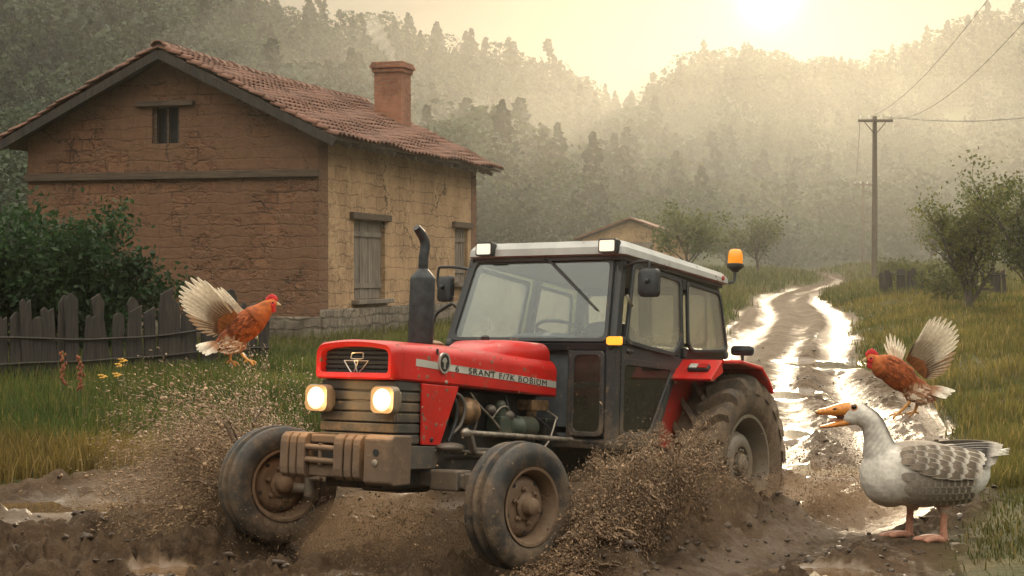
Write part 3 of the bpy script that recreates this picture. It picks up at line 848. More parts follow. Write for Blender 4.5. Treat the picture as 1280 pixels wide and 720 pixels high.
# ------------------------------------------------------------------ board fences
def fence(name, label, A, B, n, zf, hmean, w, rail_sag, m, seed, jitter=.2, wide=()):
    rnd = random.Random(seed)
    A = V3(*A); B = V3(*B); d = unit(B - A); nrm = V3(d[1], -d[0], 0)
    z0 = gz(*A[:2]); root = thing(name, label, 'fence', (A[0], A[1], z0))
    L = np.linalg.norm(B - A)
    for i in range(n):
        s = L * (i + .5) / n + rnd.uniform(-.03, .03)
        p = d * s; gx = A + p; zz = gz(gx[0], gx[1]) - z0 - .1
        ww = w * rnd.uniform(.75, 1.2) * (2.0 if i in wide else 1); hh = hmean * rnd.uniform(1 - jitter, 1 + jitter) + .1
        if i in wide: hh = hmean * 1.12
        kind = rnd.choice(('point', 'round', 'slant', 'notch')) if i not in wide else 'round'
        if kind == 'point': top = [(ww / 2, hh * .93), (ww * .12, hh), (-ww * .12, hh), (-ww / 2, hh * .92)]
        elif kind == 'round': top = [(ww / 2 * math.cos(a), hh - ww / 2 + ww / 2 * math.sin(a)) for a in np.linspace(0, PI, 7)]
        elif kind == 'slant': top = [(ww / 2, hh), (-ww / 2, hh - ww * .5)]
        else: top = [(ww / 2, hh), (ww * .1, hh * .96), (-ww * .15, hh * 1.01), (-ww / 2, hh * .97)]
        poly = [(-ww / 2 * 1.05, 0), (ww / 2 * 1.05, 0), (ww / 2 * .98, hh * .5)] + top + [(-ww / 2 * 1.03, hh * .5)]
        tilt = rnd.gauss(0, .045); lean = rnd.gauss(0, .04)
        up = unit(V3(0, 0, 1) + d * tilt + nrm * lean)
        MB().prism(poly, p + V3(0, 0, zz) + nrm * rnd.uniform(-.02, .02), d, up, nrm * .028).build('picket', m, root, bevel=.006, seg=1)
    for hz, sag in rail_sag:
        pts = []
        for k in np.linspace(-.02, 1.0, 14):
            gx = A + d * L * k
            pts.append(d * L * k + nrm * .055 + V3(0, 0, gz(gx[0], gx[1]) - z0 + hz - sag * math.sin(PI * k) + .02 * math.sin(9 * k)))
        MB().tube(pts, .018, 6).build('rail', M_OLDWOOD, root, smooth=60)
    return root
fence('board_fence', 'weathered grey board fence with ragged tops in front of the farmhouse', (-6.75, 20.6, 0), (-3.5, 23.6, 0), 27, 0, .98, .165, ((.62, .12), (.25, .02)), M_OLDWOOD, 3, .17, (17,))
fence('paling_fence', 'low dark paling fence behind the thorny tree on the right', tuple(world(1100, 350, 48) * V3(1, 1, 0)), tuple(world(1260, 350, 45) * V3(1, 1, 0)), 24, 0, .72, .15, ((.55, .02),), M_OLDWOOD, 9, .1)

# ------------------------------------------------------------------ trees
M_BARK = wood_mat('bark', (.03, .024, .018), (.085, .066, .048))
M_LEAF = attr_mat('leaf', .55, .2, 2.5, trans=.42)
M_WOODS = attr_mat('woodland_leaf', .7, .2, .2, trans=.16)
def leaf_quads(P, size, col, aspect=.55, droop=0.3):
    n = len(P)
    q = rand_rot(n)
    a = q[:, :, 0] * size[:, None]; b = q[:, :, 1] * size[:, None] * aspect
    V = np.stack([P - a, P - b * .9 + a * .1, P + a, P + b * .9 + a * .1], 1).reshape(-1, 3)
    F = np.arange(4 * n).reshape(n, 4)
    return V, F, np.repeat(col, 4, 0)
def make_tree(name, label, loc, h, spread, nl, ls, ca, cb, seed, trunk_r=.09, levels=3, first=.25, upright=.5, group=None, nb=6, lean=(0, 0)):
    rng = np.random.default_rng(seed)
    root = thing(name, label, 'tree' if 'bush' not in name and 'shrub' not in name else 'bush', loc, 0, group)
    tb = MB(); tips = []
    def grow(p, d, L, r, lev):
        n = 5; pts = [p]; dd = d
        for i in range(n):
            dd = unit(dd + rng.normal(0, .13, 3) + V3(0, 0, .06 * upright))
            pts.append(pts[-1] + dd * L / n)
        rr = np.linspace(r, r * .5, n + 1)
        tb.tube(pts, rr, 7 if lev == 0 else 5)
        if lev >= levels - 1:
            for q in pts[2:]: tips.append((q, L * .3))
            return
        k = nb if lev == 0 else 4
        for i in range(k):
            f = first + (1 - first) * (i + rng.random()) / k
            j = min(n - 1, int(f * n)); base = pts[j] + (pts[j + 1] - pts[j]) * (f * n - j)
            a = rng.uniform(0, 2 * PI) if lev else 2 * PI * i / k * 2.4 + rng.uniform(-.5, .5)
            out = V3(math.cos(a), math.sin(a), rng.uniform(.1, .7) + upright * .6)
            grow(base, unit(unit(out) * 1.0 + dd * .35), L * rng.uniform(.5, .75) * (spread / h * 1.6 if lev == 0 else 1), r * .5 * (1 - .3 * f), lev + 1)
        tips.append((pts[-1], L * .25))
    grow(V3(0, 0, -.15), unit(V3(lean[0], lean[1], 1)), h * .62, trunk_r, 0)
    tb.build('trunk', M_BARK, root, smooth=60)
    T = np.array([t[0] for t in tips]); S = np.array([t[1] for t in tips])
    i = rng.integers(0, len(T), nl)
    P = T[i] + rng.normal(0, 1, (nl, 3)) * (S[i] * .75)[:, None] + rng.normal(0, ls, (nl, 3))
    tone = rng.random(len(T))[i]
    c = np.array(ca) * (1 - tone[:, None]) + np.array(cb) * tone[:, None]
    c = c * rng.uniform(.7, 1.3, (nl, 1))
    V, F, C = leaf_quads(P, ls * rng.uniform(.6, 1.3, nl), c)
    fast_mesh('crown', V, F, M_LEAF, C, root)
    return root
def on_ground(px, Y, dy=0):
    p = world(px, 340, Y); return (p[0], p[1], gz(p[0], p[1]) + dy)
# the dark bush before the house
make_tree('garden_bush', 'dense dark green bush between the board fence and the farmhouse', on_ground(102, 24.6), 1.75, 1.75, 19000, .052, (.012, .035, .010), (.030, .065, .018), 4, .07, 3, .08, .15, nb=9)
make_tree('garden_bush', 'second dark bush by the end of the board fence', on_ground(5, 24.0), 1.9, 2.0, 14000, .055, (.014, .038, .010), (.035, .07, .02), 14, .06, 3, .08, .15, nb=8)
make_tree('thorn_tree', 'gnarled yellow green tree with upright twigs beside the paling fence', on_ground(1214, 37), 2.25, 1.9, 7500, .05, (.055, .075, .018), (.15, .145, .035), 21, .11, 4, .12, 1.1, nb=8, lean=(-.16, 0))
make_tree('thorn_tree', 'tall half hidden tree at the edge of the bank behind the goose', on_ground(1300, 34), 2.3, 2.0, 6000, .05, (.05, .07, .018), (.12, .125, .035), 22, .11, 4, .15, .9, nb=8)
for k, (px, Y, h, lab) in enumerate(((948, 80, 3.8, 'small round hazy tree standing alone left of the far track'), (862, 66, 3.9, 'hazy broad tree behind the cab roof of the tractor'), (905, 96, 3.2, 'faint far tree between the two hazy trees on the meadow'),
                                     (815, 88, 4.6, 'pale hazy tree beside the distant barn'), (1160, 92, 4.4, 'misty tree beyond the utility pole on the right slope'), (1235, 78, 5.0, 'misty tall tree on the right slope above the fence'))):
    make_tree('meadow_tree', lab, on_ground(px, Y), h * .58, h * .55, 2200, .09, (.05, .075, .02), (.11, .12, .035), 40 + k, .09, 3, .45, .4)
# small bushes along the right bank
for k, (px, Y, s, lab) in enumerate(((1150, 50, .9, 'low bush in front of the paling fence'), (1185, 41, 1.0, 'scrubby bush at the foot of the thorn tree'), (1120, 60, .8, 'small round bush right of the utility pole foot'))):
    make_tree('bank_bush', lab, on_ground(px, Y), s * .75, s * 1.1, 1500, .055, (.05, .07, .018), (.13, .12, .035), 60 + k, .03, 3, .1, .4)

# ------------------------------------------------------------------ hills and woods
def ridge_fn(pts, Y, dy=0):
    P = np.array([world(px, py + dy, Y) for px, py in pts])
    return lambda x: np.interp(x, P[:, 0], P[:, 2])
RL = [(-500, -150), (-200, -120), (0, -75), (64, -58), (200, -34), (330, -6), (400, 10), (440, 16), (490, 24), (530, 38), (560, 46), (600, 62), (640, 75), (700, 88), (760, 112), (800, 126), (850, 165), (900, 205), (960, 260), (1020, 310), (1080, 345), (1500, 380)]
RR = [(200, 330), (500, 300), (640, 245), (720, 190), (800, 145), (849, 122), (868, 104), (901, 95), (950, 98), (1000, 94), (1052, 88), (1100, 76), (1150, 60), (1216, 42), (1280, 26), (1500, -30), (1800, -60)]
def hill(name, label, pts, Yr, Y0, xr, seed, kmix, sz, forest_label, cols, n, dy):
    f = ridge_fn(pts, Yr, dy)
    def H(x, y):
        xs = x * Yr / np.maximum(y, 1)          # the same hollow runs down the slope
        xs = x * (.35 + .65 * Yr / np.maximum(y, 60))
        t = np.clip((y - Y0) / (Yr - Y0), 0, 1.6)
        prof = np.where(t < 1, sstep(0, 1.25, t) / float(sstep(0, 1.25, np.array(1.0))), 1 - .25 * (t - 1))
        top = f(xs)
        return -1.2 + (top + 1.2) * prof + 2.2 * fbm(x * .03 + seed, y * .03, 4) * np.clip(t * 3, 0, 1)
    xs = np.linspace(*xr, 130); ys = np.linspace(Y0, Yr * 1.35, 60)
    Y, X = np.meshgrid(ys, xs, indexing='ij'); Z = H(X, Y)
    idx = np.arange(X.size).reshape(X.shape)
    F = np.stack([idx[:-1, :-1], idx[:-1, 1:], idx[1:, 1:], idx[1:, :-1]], -1).reshape(-1, 4)
    o = fast_mesh(name, np.stack([X, Y, Z], -1).reshape(-1, 3), F, simple('hill_soil', (.05, .055, .022), .95, var=.4, vs=.1), smooth=True)
    tag(o, label, 'hill', kind='structure')
    rng = np.random.default_rng(seed)
    # prototypes: a spired conifer and rounded broadleaf crowns
    protos = []
    for k in range(16):
        fine = k >= 8
        con = k % 8 < 4
        m = (190 if con else 380) * (3 if fine else 1)
        if con:
            zz = rng.random(m) ** .8; rad = (1 - zz) ** .85 * .23 * (1 + .35 * np.sin(zz * 34 + k)); 
        else:
            zz = .22 + .78 * rng.random(m); rad = .36 * np.sqrt(np.clip(1 - ((zz - .58) / .42) ** 2, 0.02, 1)) * (1 + .25 * rng.normal(size=m))
        a = rng.uniform(0, 2 * PI, m); rr = rad * np.sqrt(rng.uniform(.4, 1, m))
        P = np.stack([rr * np.cos(a), rr * np.sin(a), zz], 1)
        s = (.034 if not con else .040) * rng.uniform(.5, 1.5, m) * (.6 if fine else 1)
        V, F_, C = leaf_quads(P, s, np.ones((m, 3)), .8)
        protos.append((V, F_))
    y = Y0 + 8 + (Yr * 1.02 - Y0 - 8) * rng.random(n) ** .8; x = rng.uniform(-1, 1, n) * (.50 * y + 12)
    z = H(x, y)
    keep = (z > 1.5)
    x, y, z = x[keep], y[keep], z[keep]
    order = rng.permutation(len(x))
    Vs, Fs, Cs = [], [], []; off = 0
    for i in order:
        t = (y[i] - Y0) / (Yr - Y0)
        k = rng.integers(0, 4) if rng.random() < kmix * (.35 + t) else rng.integers(4, 8)
        V, F_ = protos[k + (8 if y[i] < 135 else 0)]
        hh = sz * rng.uniform(.55, 1.4) * (1.2 if k < 4 else 1.05) * float(np.clip(1 + 1.6 * fbm(np.array(x[i] * .045 + 9), np.array(y[i] * .03 + seed), 3), .55, 1.6)) * (1.25 - .35 * min(1, max(0, t)))
        tone = np.clip(.5 + 2 * float(fbm(np.array(x[i] * .05), np.array(y[i] * .05 + seed))) + rng.normal(0, .22), 0, 1)
        c = (np.array(cols[0]) * (1 - tone) + np.array(cols[1]) * tone) if k >= 4 else np.array(cols[2]) * rng.uniform(.7, 1.2)
        Vs.append(V * hh * V3(1.15, 1.15, 1) + V3(x[i], y[i], z[i] - .4)); Fs.append(F_ + off); off += len(V)
        Cs.append(np.tile(c, (len(V), 1)) * rng.uniform(.75, 1.25, (len(V) // 4, 1)).repeat(4, 0))
    o = fast_mesh('forest', np.concatenate(Vs), np.concatenate(Fs), M_WOODS, np.concatenate(Cs))
    tag(o, forest_label, 'forest', kind='stuff')
hill('hill', 'dark wooded ridge falling from upper left to the valley', RL, 290, 62, (-330, 150), 3, .5, 5.2, 'dark mixed forest covering the left ridge', ((.010, .026, .012), (.034, .054, .020), (.007, .020, .011)), 4000, 46)
hill('hill', 'hazy wooded slope rising on the right under the sun', RR, 330, 112, (-150, 330), 8, .35, 5.6, 'sunlit hazy forest covering the right slope', ((.025, .04, .014), (.06, .075, .024), (.02, .034, .014)), 3500, 16)

# ------------------------------------------------------------------ far barn
def build_barn():
    p = on_ground(788, 76)
    r = thing('barn', 'low pale barn fading in the haze behind the tractor cab', 'barn', p, R(-12))
    m = MB(); m.prism([(-2.2, -.2), (2.2, -.2), (2.2, 1.7), (0, 2.5), (-2.2, 1.7)], (0, 0, 0), (1, 0, 0), (0, 0, 1), (0, 5, 0)); m.build('wall', M_RENDER, r)
    m = MB()
    for sg in (-1, 1):
        a = V3(0, -.3, 2.62); b = V3(sg * 2.6, -.3, 1.66)
        m.loft([np.array([a, b, b + V3(0, 0, .08), a + V3(0, 0, .08)]), np.array([a, b, b + V3(0, 0, .08), a + V3(0, 0, .08)]) + V3(0, 5.6, 0)])
    m.build('roof', M_TILE, r)
    m = MB(); m.box((.5, -.02, .75), (1.1, .05, 1.6)); m.build('door', M_SHUT, r)
build_barn()

# ------------------------------------------------------------------ poles and wires
M_POLE = wood_mat('pole_wood', (.06, .045, .034), (.14, .11, .085))
M_WIRE = simple('wire', (.035, .032, .03), .85)
M_PORC = simple('porcelain', (.55, .53, .48), .3)
def make_pole(label, p, h=6.75, rot=0, group='utility poles along the valley'):
    r = thing('utility_pole', label, 'utility pole', p, rot, group)
    MB().tube([(0, 0, -.4), (.01, 0, h * .5), (0, 0, h)], [.13, .115, .09], 12).build('post', M_POLE, r, smooth=60)
    MB().bar((-.72, -.12, h - .2), (.72, -.12, h - .2), .09, .11).build('crossarm', M_POLE, r, bevel=.01)
    m = MB(); m.bar((-.45, -.1, h - .24), (-.02, -.1, h - .75), .03, .03); m.bar((.45, -.1, h - .24), (.02, -.1, h - .75), .03, .03); m.build('brace', M_WIRE, r)
    for x in (-.62, -.25, .25, .62):
        MB().lathe([(.012, 0), (.012, .06), (.045, .06), (.05, .11), (.03, .13), (.035, .16), (.005, .175)], (x, -.12, h - .145), n=10).build('insulator', M_PORC, r, smooth=50)
    return r
P1 = V3(*on_ground(1093, 68)); P2 = V3(*on_ground(1079, 118)); P3 = V3(6.6, 13.2, gz(6.6, 13.2)); P4 = V3(20.5, 50, gz(20.5, 50))
make_pole('wooden pole with crossarm standing right of the far track', P1)
make_pole('thin far pole fading into haze beyond the nearer pole', P2, 6.4)
make_pole('tall near pole carrying the wires beyond the picture edge', P3, 7.4, .5)
make_pole('pole on the right slope that carries the pale sagging wire', P4, 6.2, 1.2)
def wire(a, b, sag, label, r=.014, m=None):
    k = np.linspace(0, 1, 28)[:, None]
    P = a * (1 - k) + b * k; P[:, 2] -= sag * 4 * (k * (1 - k))[:, 0]
    o = MB().tube(P, r, 5).build('power_cable', m or M_WIRE, smooth=80)
    tag(o, label, 'cable', 'overhead wires')
t1 = lambda x: P1 + V3(x, -.12, 6.72)
wire(t1(-.25), P3 + V3(-.4, -.3, 7.4), .9, 'upper thin wire climbing steeply from the pole to the sky edge', .007)
wire(t1(.25), P3 + V3(.3, .05, 7.4), 1.5, 'lower thin wire climbing from the pole to the sky edge', .007)
M_PALEW = simple('pale_wire', (.30, .28, .25), .7)
wire(t1(.62), P4 + V3(0, 0, 6.2), .55, 'pale sagging wire running right from the pole crossarm', .022, M_PALEW)
wire(t1(-.62), P2 + V3(-.6, 0, 6.3), .5, 'faint wire running from the pole to the far pole', .012)

# ------------------------------------------------------------------ flowers by the fence
M_PETAL = simple('yellow_petal', (.55, .30, .03), .6); M_STEM = simple('flower_stem', (.06, .09, .02), .7); M_RUST = simple('dock_seed', (.22, .07, .03), .8)
for k, (px, py, Y, h) in enumerate(((153, 452, 19.0, .62), (149, 458, 19.2, .5), (128, 472, 18.4, .45), (146, 470, 18.8, .4))):
    p = V3(*on_ground(px, Y)); r = thing('wildflower', ('tall yellow wildflower nearest the fence boards', 'yellow wildflower just under the tallest bloom', 'short yellow wildflower at the foot of the fence, standing apart', 'lowest yellow wildflower of the cluster before the fence')[k], 'flower', p, 0, 'yellow wildflowers in the verge')
    top = world(px, py, Y) - p
    MB().tube([(0, 0, -.05), top * .5 + V3(.02, 0, 0), top], .006, 5).build('stem', M_STEM, r)
    m = MB()
    for i in range(16):
        a = i * 2.4; q = top + V3(.055 * math.cos(a) * (i % 4) / 3, .055 * math.sin(a) * (i % 4) / 3, .03 * ((i * 7) % 5) / 4)
        m.ell(q, (.017, .017, .010), 7, 5)
    m.build('bloom', M_PETAL, r)
for k, (px, Y) in enumerate(((76, 18.2), (98, 17.8))):
    p = V3(*on_ground(px, Y)); r = thing('dock_plant', ('rusty dock stalk nearest the end of the fence', 'rusty dock stalk beside the yellow wildflowers')[k], 'plant', p, 0, 'rusty dock stalks in the verge')
    MB().tube([(0, 0, 0), (.02, 0, .3), (.03, 0, .6)], .008, 5).build('stem', M_STEM, r)
    m = MB()
    for i in range(30): m.ell((.02 + random.gauss(0, .018), random.gauss(0, .018), .25 + .36 * i / 30), (.016, .016, .022), 5, 4)
    m.build('seed_head', M_RUST, r)
# ------------------------------------------------------------------ the tractor (x forward, y to its left, z up)
def jit(): return random.uniform(-.0016, .0016)
RED = (.50, .012, .008)
M_RED = muddy('red_paint', RED, .34, 0, amount=.20, z0=.98, zk=.55, spatter=1.0, coat=.10, wear=.45, bump=.2)
M_REDLOW = muddy('red_paint_low', (.36, .016, .012), .4, 0, amount=.36, z0=1.0, zk=.5, spatter=.7)
M_DARK = muddy('black_frame', (.022, .025, .028), .42, 0, amount=.36, z0=1.25, zk=.5, spatter=.95, mud=(.085, .06, .04), mudl=(.16, .118, .078))
M_ENG = muddy('engine_metal', (.026, .026, .025), .5, .3, amount=.40, z0=.8, zk=.4, spatter=.6, mud=(.05, .036, .024), mudl=(.12, .085, .055))
M_ENGL = muddy('pale_engine_metal', (.13, .11, .09), .5, .3, amount=.42, z0=.8, zk=.3, spatter=.6, mud=(.08, .06, .042))
M_ENGG = muddy('green_engine_metal', (.06, .075, .055), .5, .2, amount=.42, z0=.8, zk=.3, spatter=.6, mud=(.06, .045, .03))
M_GRILL = muddy('grille_black', (.016, .018, .02), .45, 0, amount=.2, z0=.9, zk=.2, spatter=.35)
M_SLAT = muddy('grey_slat', (.06, .058, .052), .55, .2, amount=.48, z0=.9, zk=.45, spatter=.8, mud=(.10, .07, .045))
M_WEIGHT = muddy('cast_weight', (.13, .085, .055), .75, 0, amount=.5, z0=.7, zk=.3, spatter=.8, mud=(.11, .068, .038), mudl=(.19, .125, .08))
M_PLATE = muddy('grey_plate', (.075, .07, .062), .6, .2, amount=.45, z0=.75, zk=.35, spatter=.9)
M_ROOF = muddy('roof_paint', (.40, .40, .38), .45, 0, amount=.18, z0=1.95, zk=.5, spatter=.35, mud=(.13, .10, .07), mudl=(.24, .2, .15), bump=.1)
M_TRIM = muddy('roof_trim', (.055, .045, .038), .6, 0, amount=.35, z0=1.9, zk=.2)
M_TYRE = muddy('tyre_rubber', (.020, .022, .023), .6, 0, amount=.58, z0=.0, zk=.0, scale=5, spatter=.8, bump=.5, mud=(.085, .056, .034), mudl=(.165, .115, .072))
M_TYRER = muddy('rear_tyre_rubber', (.024, .023, .022), .6, 0, amount=.74, z0=.15, zk=.35, scale=4, spatter=.8, bump=.6, mud=(.095, .062, .037), mudl=(.18, .125, .078))
M_RIM = muddy('rim_paint', (.16, .10, .06), .55, .1, amount=.55, z0=.05, zk=.8, scale=6, spatter=.9, mud=(.12, .074, .042), mudl=(.19, .125, .078))
M_RIMR = muddy('rear_rim_paint', (.20, .17, .13), .5, .15, amount=.52, z0=.0, zk=.7, scale=6, spatter=.9, mud=(.115, .074, .044), mudl=(.19, .13, .082))
M_CHROME = simple('silver_badge', (.62, .61, .56), .3, .75, var=.12)
M_STRIPE = muddy('silver_stripe', (.50, .49, .43), .4, .2, amount=.2, z0=1.1, zk=.3, spatter=.4)
M_BLACKT = simple('black_lettering', (.015, .015, .015), .6)
M_LENS = emis('headlight_lens', (1, .70, .34), .72)
M_WLENS = emis('work_light_lens', (1, .80, .52), .42)
M_AMBER = emis('amber_lens', (1, .33, .02), .28, base=(.7, .22, .01))
M_AMBERL = emis('lit_amber_lens', (1, .40, .04), .9, base=(.7, .22, .01))
M_REDL = emis('red_lens', (1, .02, .01), .02, base=(.30, .015, .01)); M_CLRL = simple('clear_lens', (.45, .44, .40), .15)
M_BEZ = muddy('lamp_bezel', (.25, .20, .14), .4, .3, amount=.35, z0=.9, zk=.3, spatter=.7)
M_GLASS = glass_mat('cab_glass', (.93, .95, .93), dirt=.45, base=.24, lit=1.6, refl=.03, dcol=(.56, .52, .42), z0=1.40, zk=.9)  # pale film puts the brightness of the fog behind into the panes
M_WSHIELD = glass_mat('windshield_glass', (.86, .92, .93), dirt=.08, refl=.05, lit=1.5, dcol=(.24, .22, .18), z0=1.36, zk=.8)
M_LOWG = glass_mat('murky_lower_glass', (.34, .36, .33), dirt=.85, refl=.06, dcol=(.085, .076, .056), z0=1.2, zk=.5, base=.25)
M_SEAT = simple('seat_vinyl', (.035, .037, .042), .5, bump=.2)
M_INT = simple('cab_interior', (.085, .095, .105), .7, var=.35)
M_HOSE = simple('rubber_hose', (.02, .02, .02), .5)
M_STEEL = simple('worn_steel', (.30, .26, .21), .4, .6, var=.5, vs=20)
M_COPPER = simple('rusty_canister', (.20, .12, .06), .5, .4, var=.5, vs=20)
M_LIP = simple('exhaust_black', (.020, .023, .026), .5, .2, var=.5, vs=18, bump=.2)

TR = thing('tractor', 'muddy red farm tractor with grey roofed cab ploughing through the wet track', 'tractor')
TR.matrix_world = Matrix([[*TM[0], TO[0]], [*TM[1], TO[1]], [*TM[2], TO[2]], [0, 0, 0, 1]])

# --- bonnet
def sec(x, hw, zb, zt, rt, crown=.0, n=5):
    pts = []
    for i in range(n + 1):
        a = R(90 * i / n); pts.append((hw - rt + rt * math.cos(a), zt - rt + rt * math.sin(a)))
    for k in np.linspace(.8, -.8, 7): pts.append((k * (hw - rt), zt))
    for i in range(n + 1):
        a = R(90 + 90 * i / n); pts.append((-hw + rt + rt * math.cos(a), zt - rt + rt * math.sin(a)))
    pts += [(-hw, zb + .012), (-hw + .012, zb), (hw - .012, zb), (hw, zb + .012)]
    return np.array([(x, y, z + (crown * (1 - (y / hw) ** 2) if z > (zb + zt) / 2 else 0)) for y, z in pts])
m = MB()
m.loft([sec(.350, .285, 1.050, 1.252, .05, .028), sec(.20, .290, 1.046, 1.252, .05, .032), sec(-.2, .294, 1.034, 1.243, .05, .04), sec(-.7, .296, 1.014, 1.228, .055, .05), sec(-1.29, .296, .992, 1.212, .06, .05)])
o_ = sec(.350, .285, 1.050, 1.252, .05, .028); f1 = sec(.430, .283, 1.052, 1.250, .05, .028); f2 = sec(.448, .272, 1.062, 1.240, .045, .026)
i2 = sec(.440, .246, 1.088, 1.218, .03, .022); i1 = sec(.372, .240, 1.092, 1.214, .03, .022)
m.loft([o_ + V3(.002, 0, 0), f1, f2, i2, i1], False)
hood = m.build('hood', M_RED, TR, smooth=42)
m = MB()
m.loft([sec(-.60, .10, 1.16, 1.222, .03, .02), sec(-.70, .20, 1.16, 1.285, .06, .015), sec(-.82, .235, 1.16, 1.325, .07, .012), sec(-1.0, .25, 1.16, 1.338, .075, .01), sec(-1.27, .252, 1.16, 1.335, .075, .01)])
tank = m.build('fuel_tank_cover', M_RED, TR, smooth=50)
MB().lathe([(.03, 0), (.03, .02), (.018, .03), (.001, .03)], (-.93, -.03, 1.343), n=14).build('filler_cap', M_HOSE, tank, smooth=40)
# grille with bars and the wire emblem
g = MB(); g.box((.376, 0, 1.155), (.02, .49, .14)); gr = None
for i in range(6): g.box((.390, 0, 1.094 + i * .0275), (.018, .492, .0185))
for y in (-.155, .0, .11): g.box((.388, y, 1.158), (.016, .006, .15))
gr = g.build('grille', M_GRILL, TR, bevel=.003, seg=1)
e = MB()
def epos(u, v): return V3(.404, (u - 495) * .00070, 1.155 - (v - 365) * .00072)
def eline(pts, r=.0034):
    e.tube([epos(*p) for p in pts], r, 6)
eline([(350, 362), (452, 362), (466, 385), (473, 410), (466, 440), (442, 468), (400, 425), (350, 362)])
eline([(602, 362), (500, 362), (487, 385), (480, 410), (486, 440), (495, 468), (545, 425), (602, 362)])
eline([(452, 362), (500, 362)])
eline(spline([(432, 300), (540, 298), (545, 320), (538, 345), (430, 345), (424, 322), (432, 300)], 30))
e.build('emblem', M_CHROME, gr, smooth=60)
# side stripe, lettering and oval badge on both flanks
def side_y(x): return float(np.interp(-x, [-.35, .2, .7, 1.29], [.287, .294, .296, .296]))
for s in (1, -1):
    m = MB()
    xs = [.235, -.2, -.7, -1.285]; zc = lambda x: 1.158 + (x - .226) * (1.158 - 1.072) / (.226 + 1.28)
    A = np.array([(x, s * (side_y(x) - .004), zc(x) - .021) for x in xs] + [(x, s * (side_y(x) - .004), zc(x) + .021) for x in xs[::-1]])
    m.loft([A, A + V3(0, s * .007, 0)])
    st = m.build('side_stripe', M_STRIPE, hood)
    tx = bpy.data.curves.new('lettering', 'FONT'); tx.body = '6   SRANT F/7K BOBIUM'; tx.size = .052; tx.extrude = .0008; tx.space_character = 1.15
    tx.align_x = 'LEFT'
    to = bpy.data.objects.new('lettering', tx); COL.objects.link(to)
    bpy.context.view_layer.update()
    me = bpy.data.meshes.new_from_object(to.evaluated_get(bpy.context.evaluated_depsgraph_get()))
    bpy.data.objects.remove(to)
    x0 = -.145; sl2 = (1.158 - 1.072) / (.226 + 1.28)
    wtot = max(v.co.x for v in me.vertices); k = 1.02 / wtot
    for v in me.vertices:
        px_, py_, pz_ = v.co
        x = (x0 - px_ * k) if s > 0 else (x0 - 1.02 + px_ * k)
        v.co = (x, s * (side_y(x) + .0045 + pz_), zc(x) - .018 + py_)
    lo = bpy.data.objects.new('lettering', me); COL.objects.link(lo); me.materials.append(M_BLACKT); lo.parent = hood
    th = np.linspace(0, 2 * PI, 28, endpoint=False)
    el = lambda a, b: [(a * math.cos(t), b * math.sin(t)) for t in th]
    c = V3(-.03, s * (side_y(-.03) - .002), 1.164)
    m = MB(); m.prism(el(.052, .058), c, (-1, 0, 0), (0, 0, 1), (0, s * .010, 0))
    bd = m.build('badge', M_BLACKT, hood)
    m = MB(); m.frame(el(.056, .062), el(.046, .052), c, (-1, 0, 0), (0, 0, 1), (0, s * .015, 0)); m.build('badge_rim', M_CHROME, bd)
    m = MB(); cc = c + V3(0, s * .010, 0)
    m.prism([(-.024, .008), (-.016, .024), (.002, .034), (.016, .026), (.024, .008), (.012, .004), (.008, -.022), (.014, -.034), (-.010, -.034), (-.006, -.018), (-.012, .004)], cc, (-1, 0, 0), (0, 0, 1), (0, s * .004, 0))
    m.build('badge_crest', M_CHROME, bd)
    # slanting red cheek panel below the bonnet
    m = MB(); m.prism([(.165, 1.040), (-.205, 1.030), (-.03, .681), (.150, .685)], (0, s * .272, 0), (1, 0, 0), (0, 0, 1), (0, s * .018, 0))
    pn = m.build('cheek_panel', M_RED, TR, bevel=.006)
    m = MB(); m.lathe([(.014, 0), (.014, .006), (.009, .010), (.001, .010)], (.06, s * .289, .715), (0, s, 0), 12); m.build('bolt', M_BLACKT, pn)
    MB().lathe([(.013, 0), (.013, .006), (.008, .012), (.001, .012)], (-.065, s * .289, 1.052), (0, s, 0), 12).build('bolt', M_STEEL, hood, smooth=40)
    m = MB(); m.box((.03, s * .290, 1.228), (.012, .012, .035)); m.build('hood_latch', M_BLACKT, hood, bevel=.002)
# --- lower radiator grille: slats wrapping round the corners
m = MB(); m.box((.26, 0, .87), (.23, .50, .37)); rg = m.build('radiator_core', M_GRILL, TR)
m = MB()
for i in range(6):
    z = .716 + i * .0605; h = .052
    m.box((.386, 0, z), (.022, .536, h)); 
    for s in (-1, 1): m.box((.262, s * .262, z), (.226, .014, h))
m.build('radiator_slats', M_SLAT, rg, bevel=.006)
# --- headlamps
for y in (-.222, .258):
    m = MB()
    c = V3(.40, y, .936)
    m.frame(rrect(.062, .056, .026, c=(0, 0)), rrect(.052, .046, .022), c + V3(.0, 0, 0), (0, 1, 0), (0, 0, 1), (.045, 0, 0))
    A = [c + V3(.045, *p) for p in rrect(.084, .078, .032)]; B = [c + V3(.075, *p) for p in rrect(.086, .080, .034)]; C_ = [c + V3(.100, *p) for p in rrect(.080, .074, .036)]
    D_ = [c + V3(.004, *p) for p in rrect(.045, .04, .03)]
    m.loft([np.array(D_), np.array(A), np.array(B), np.array(C_)])
    hl = m.build('headlight', M_BEZ, TR, smooth=40)
    m = MB(); m.lathe([(.001, .128), (.03, .124), (.052, .114), (.064, .100)], c, (1, 0, 0), 24); m.build('lens', M_LENS, hl, smooth=70)
    ld = bpy.data.lights.new('headlight_lamp', 'POINT'); ld.energy = 3.0; ld.color = (1, .58, .22); ld.shadow_soft_size = .05
    lo_ = bpy.data.objects.new('headlight_lamp', ld); COL.objects.link(lo_); lo_.parent = hl; lo_.location = (.62, y, .936)
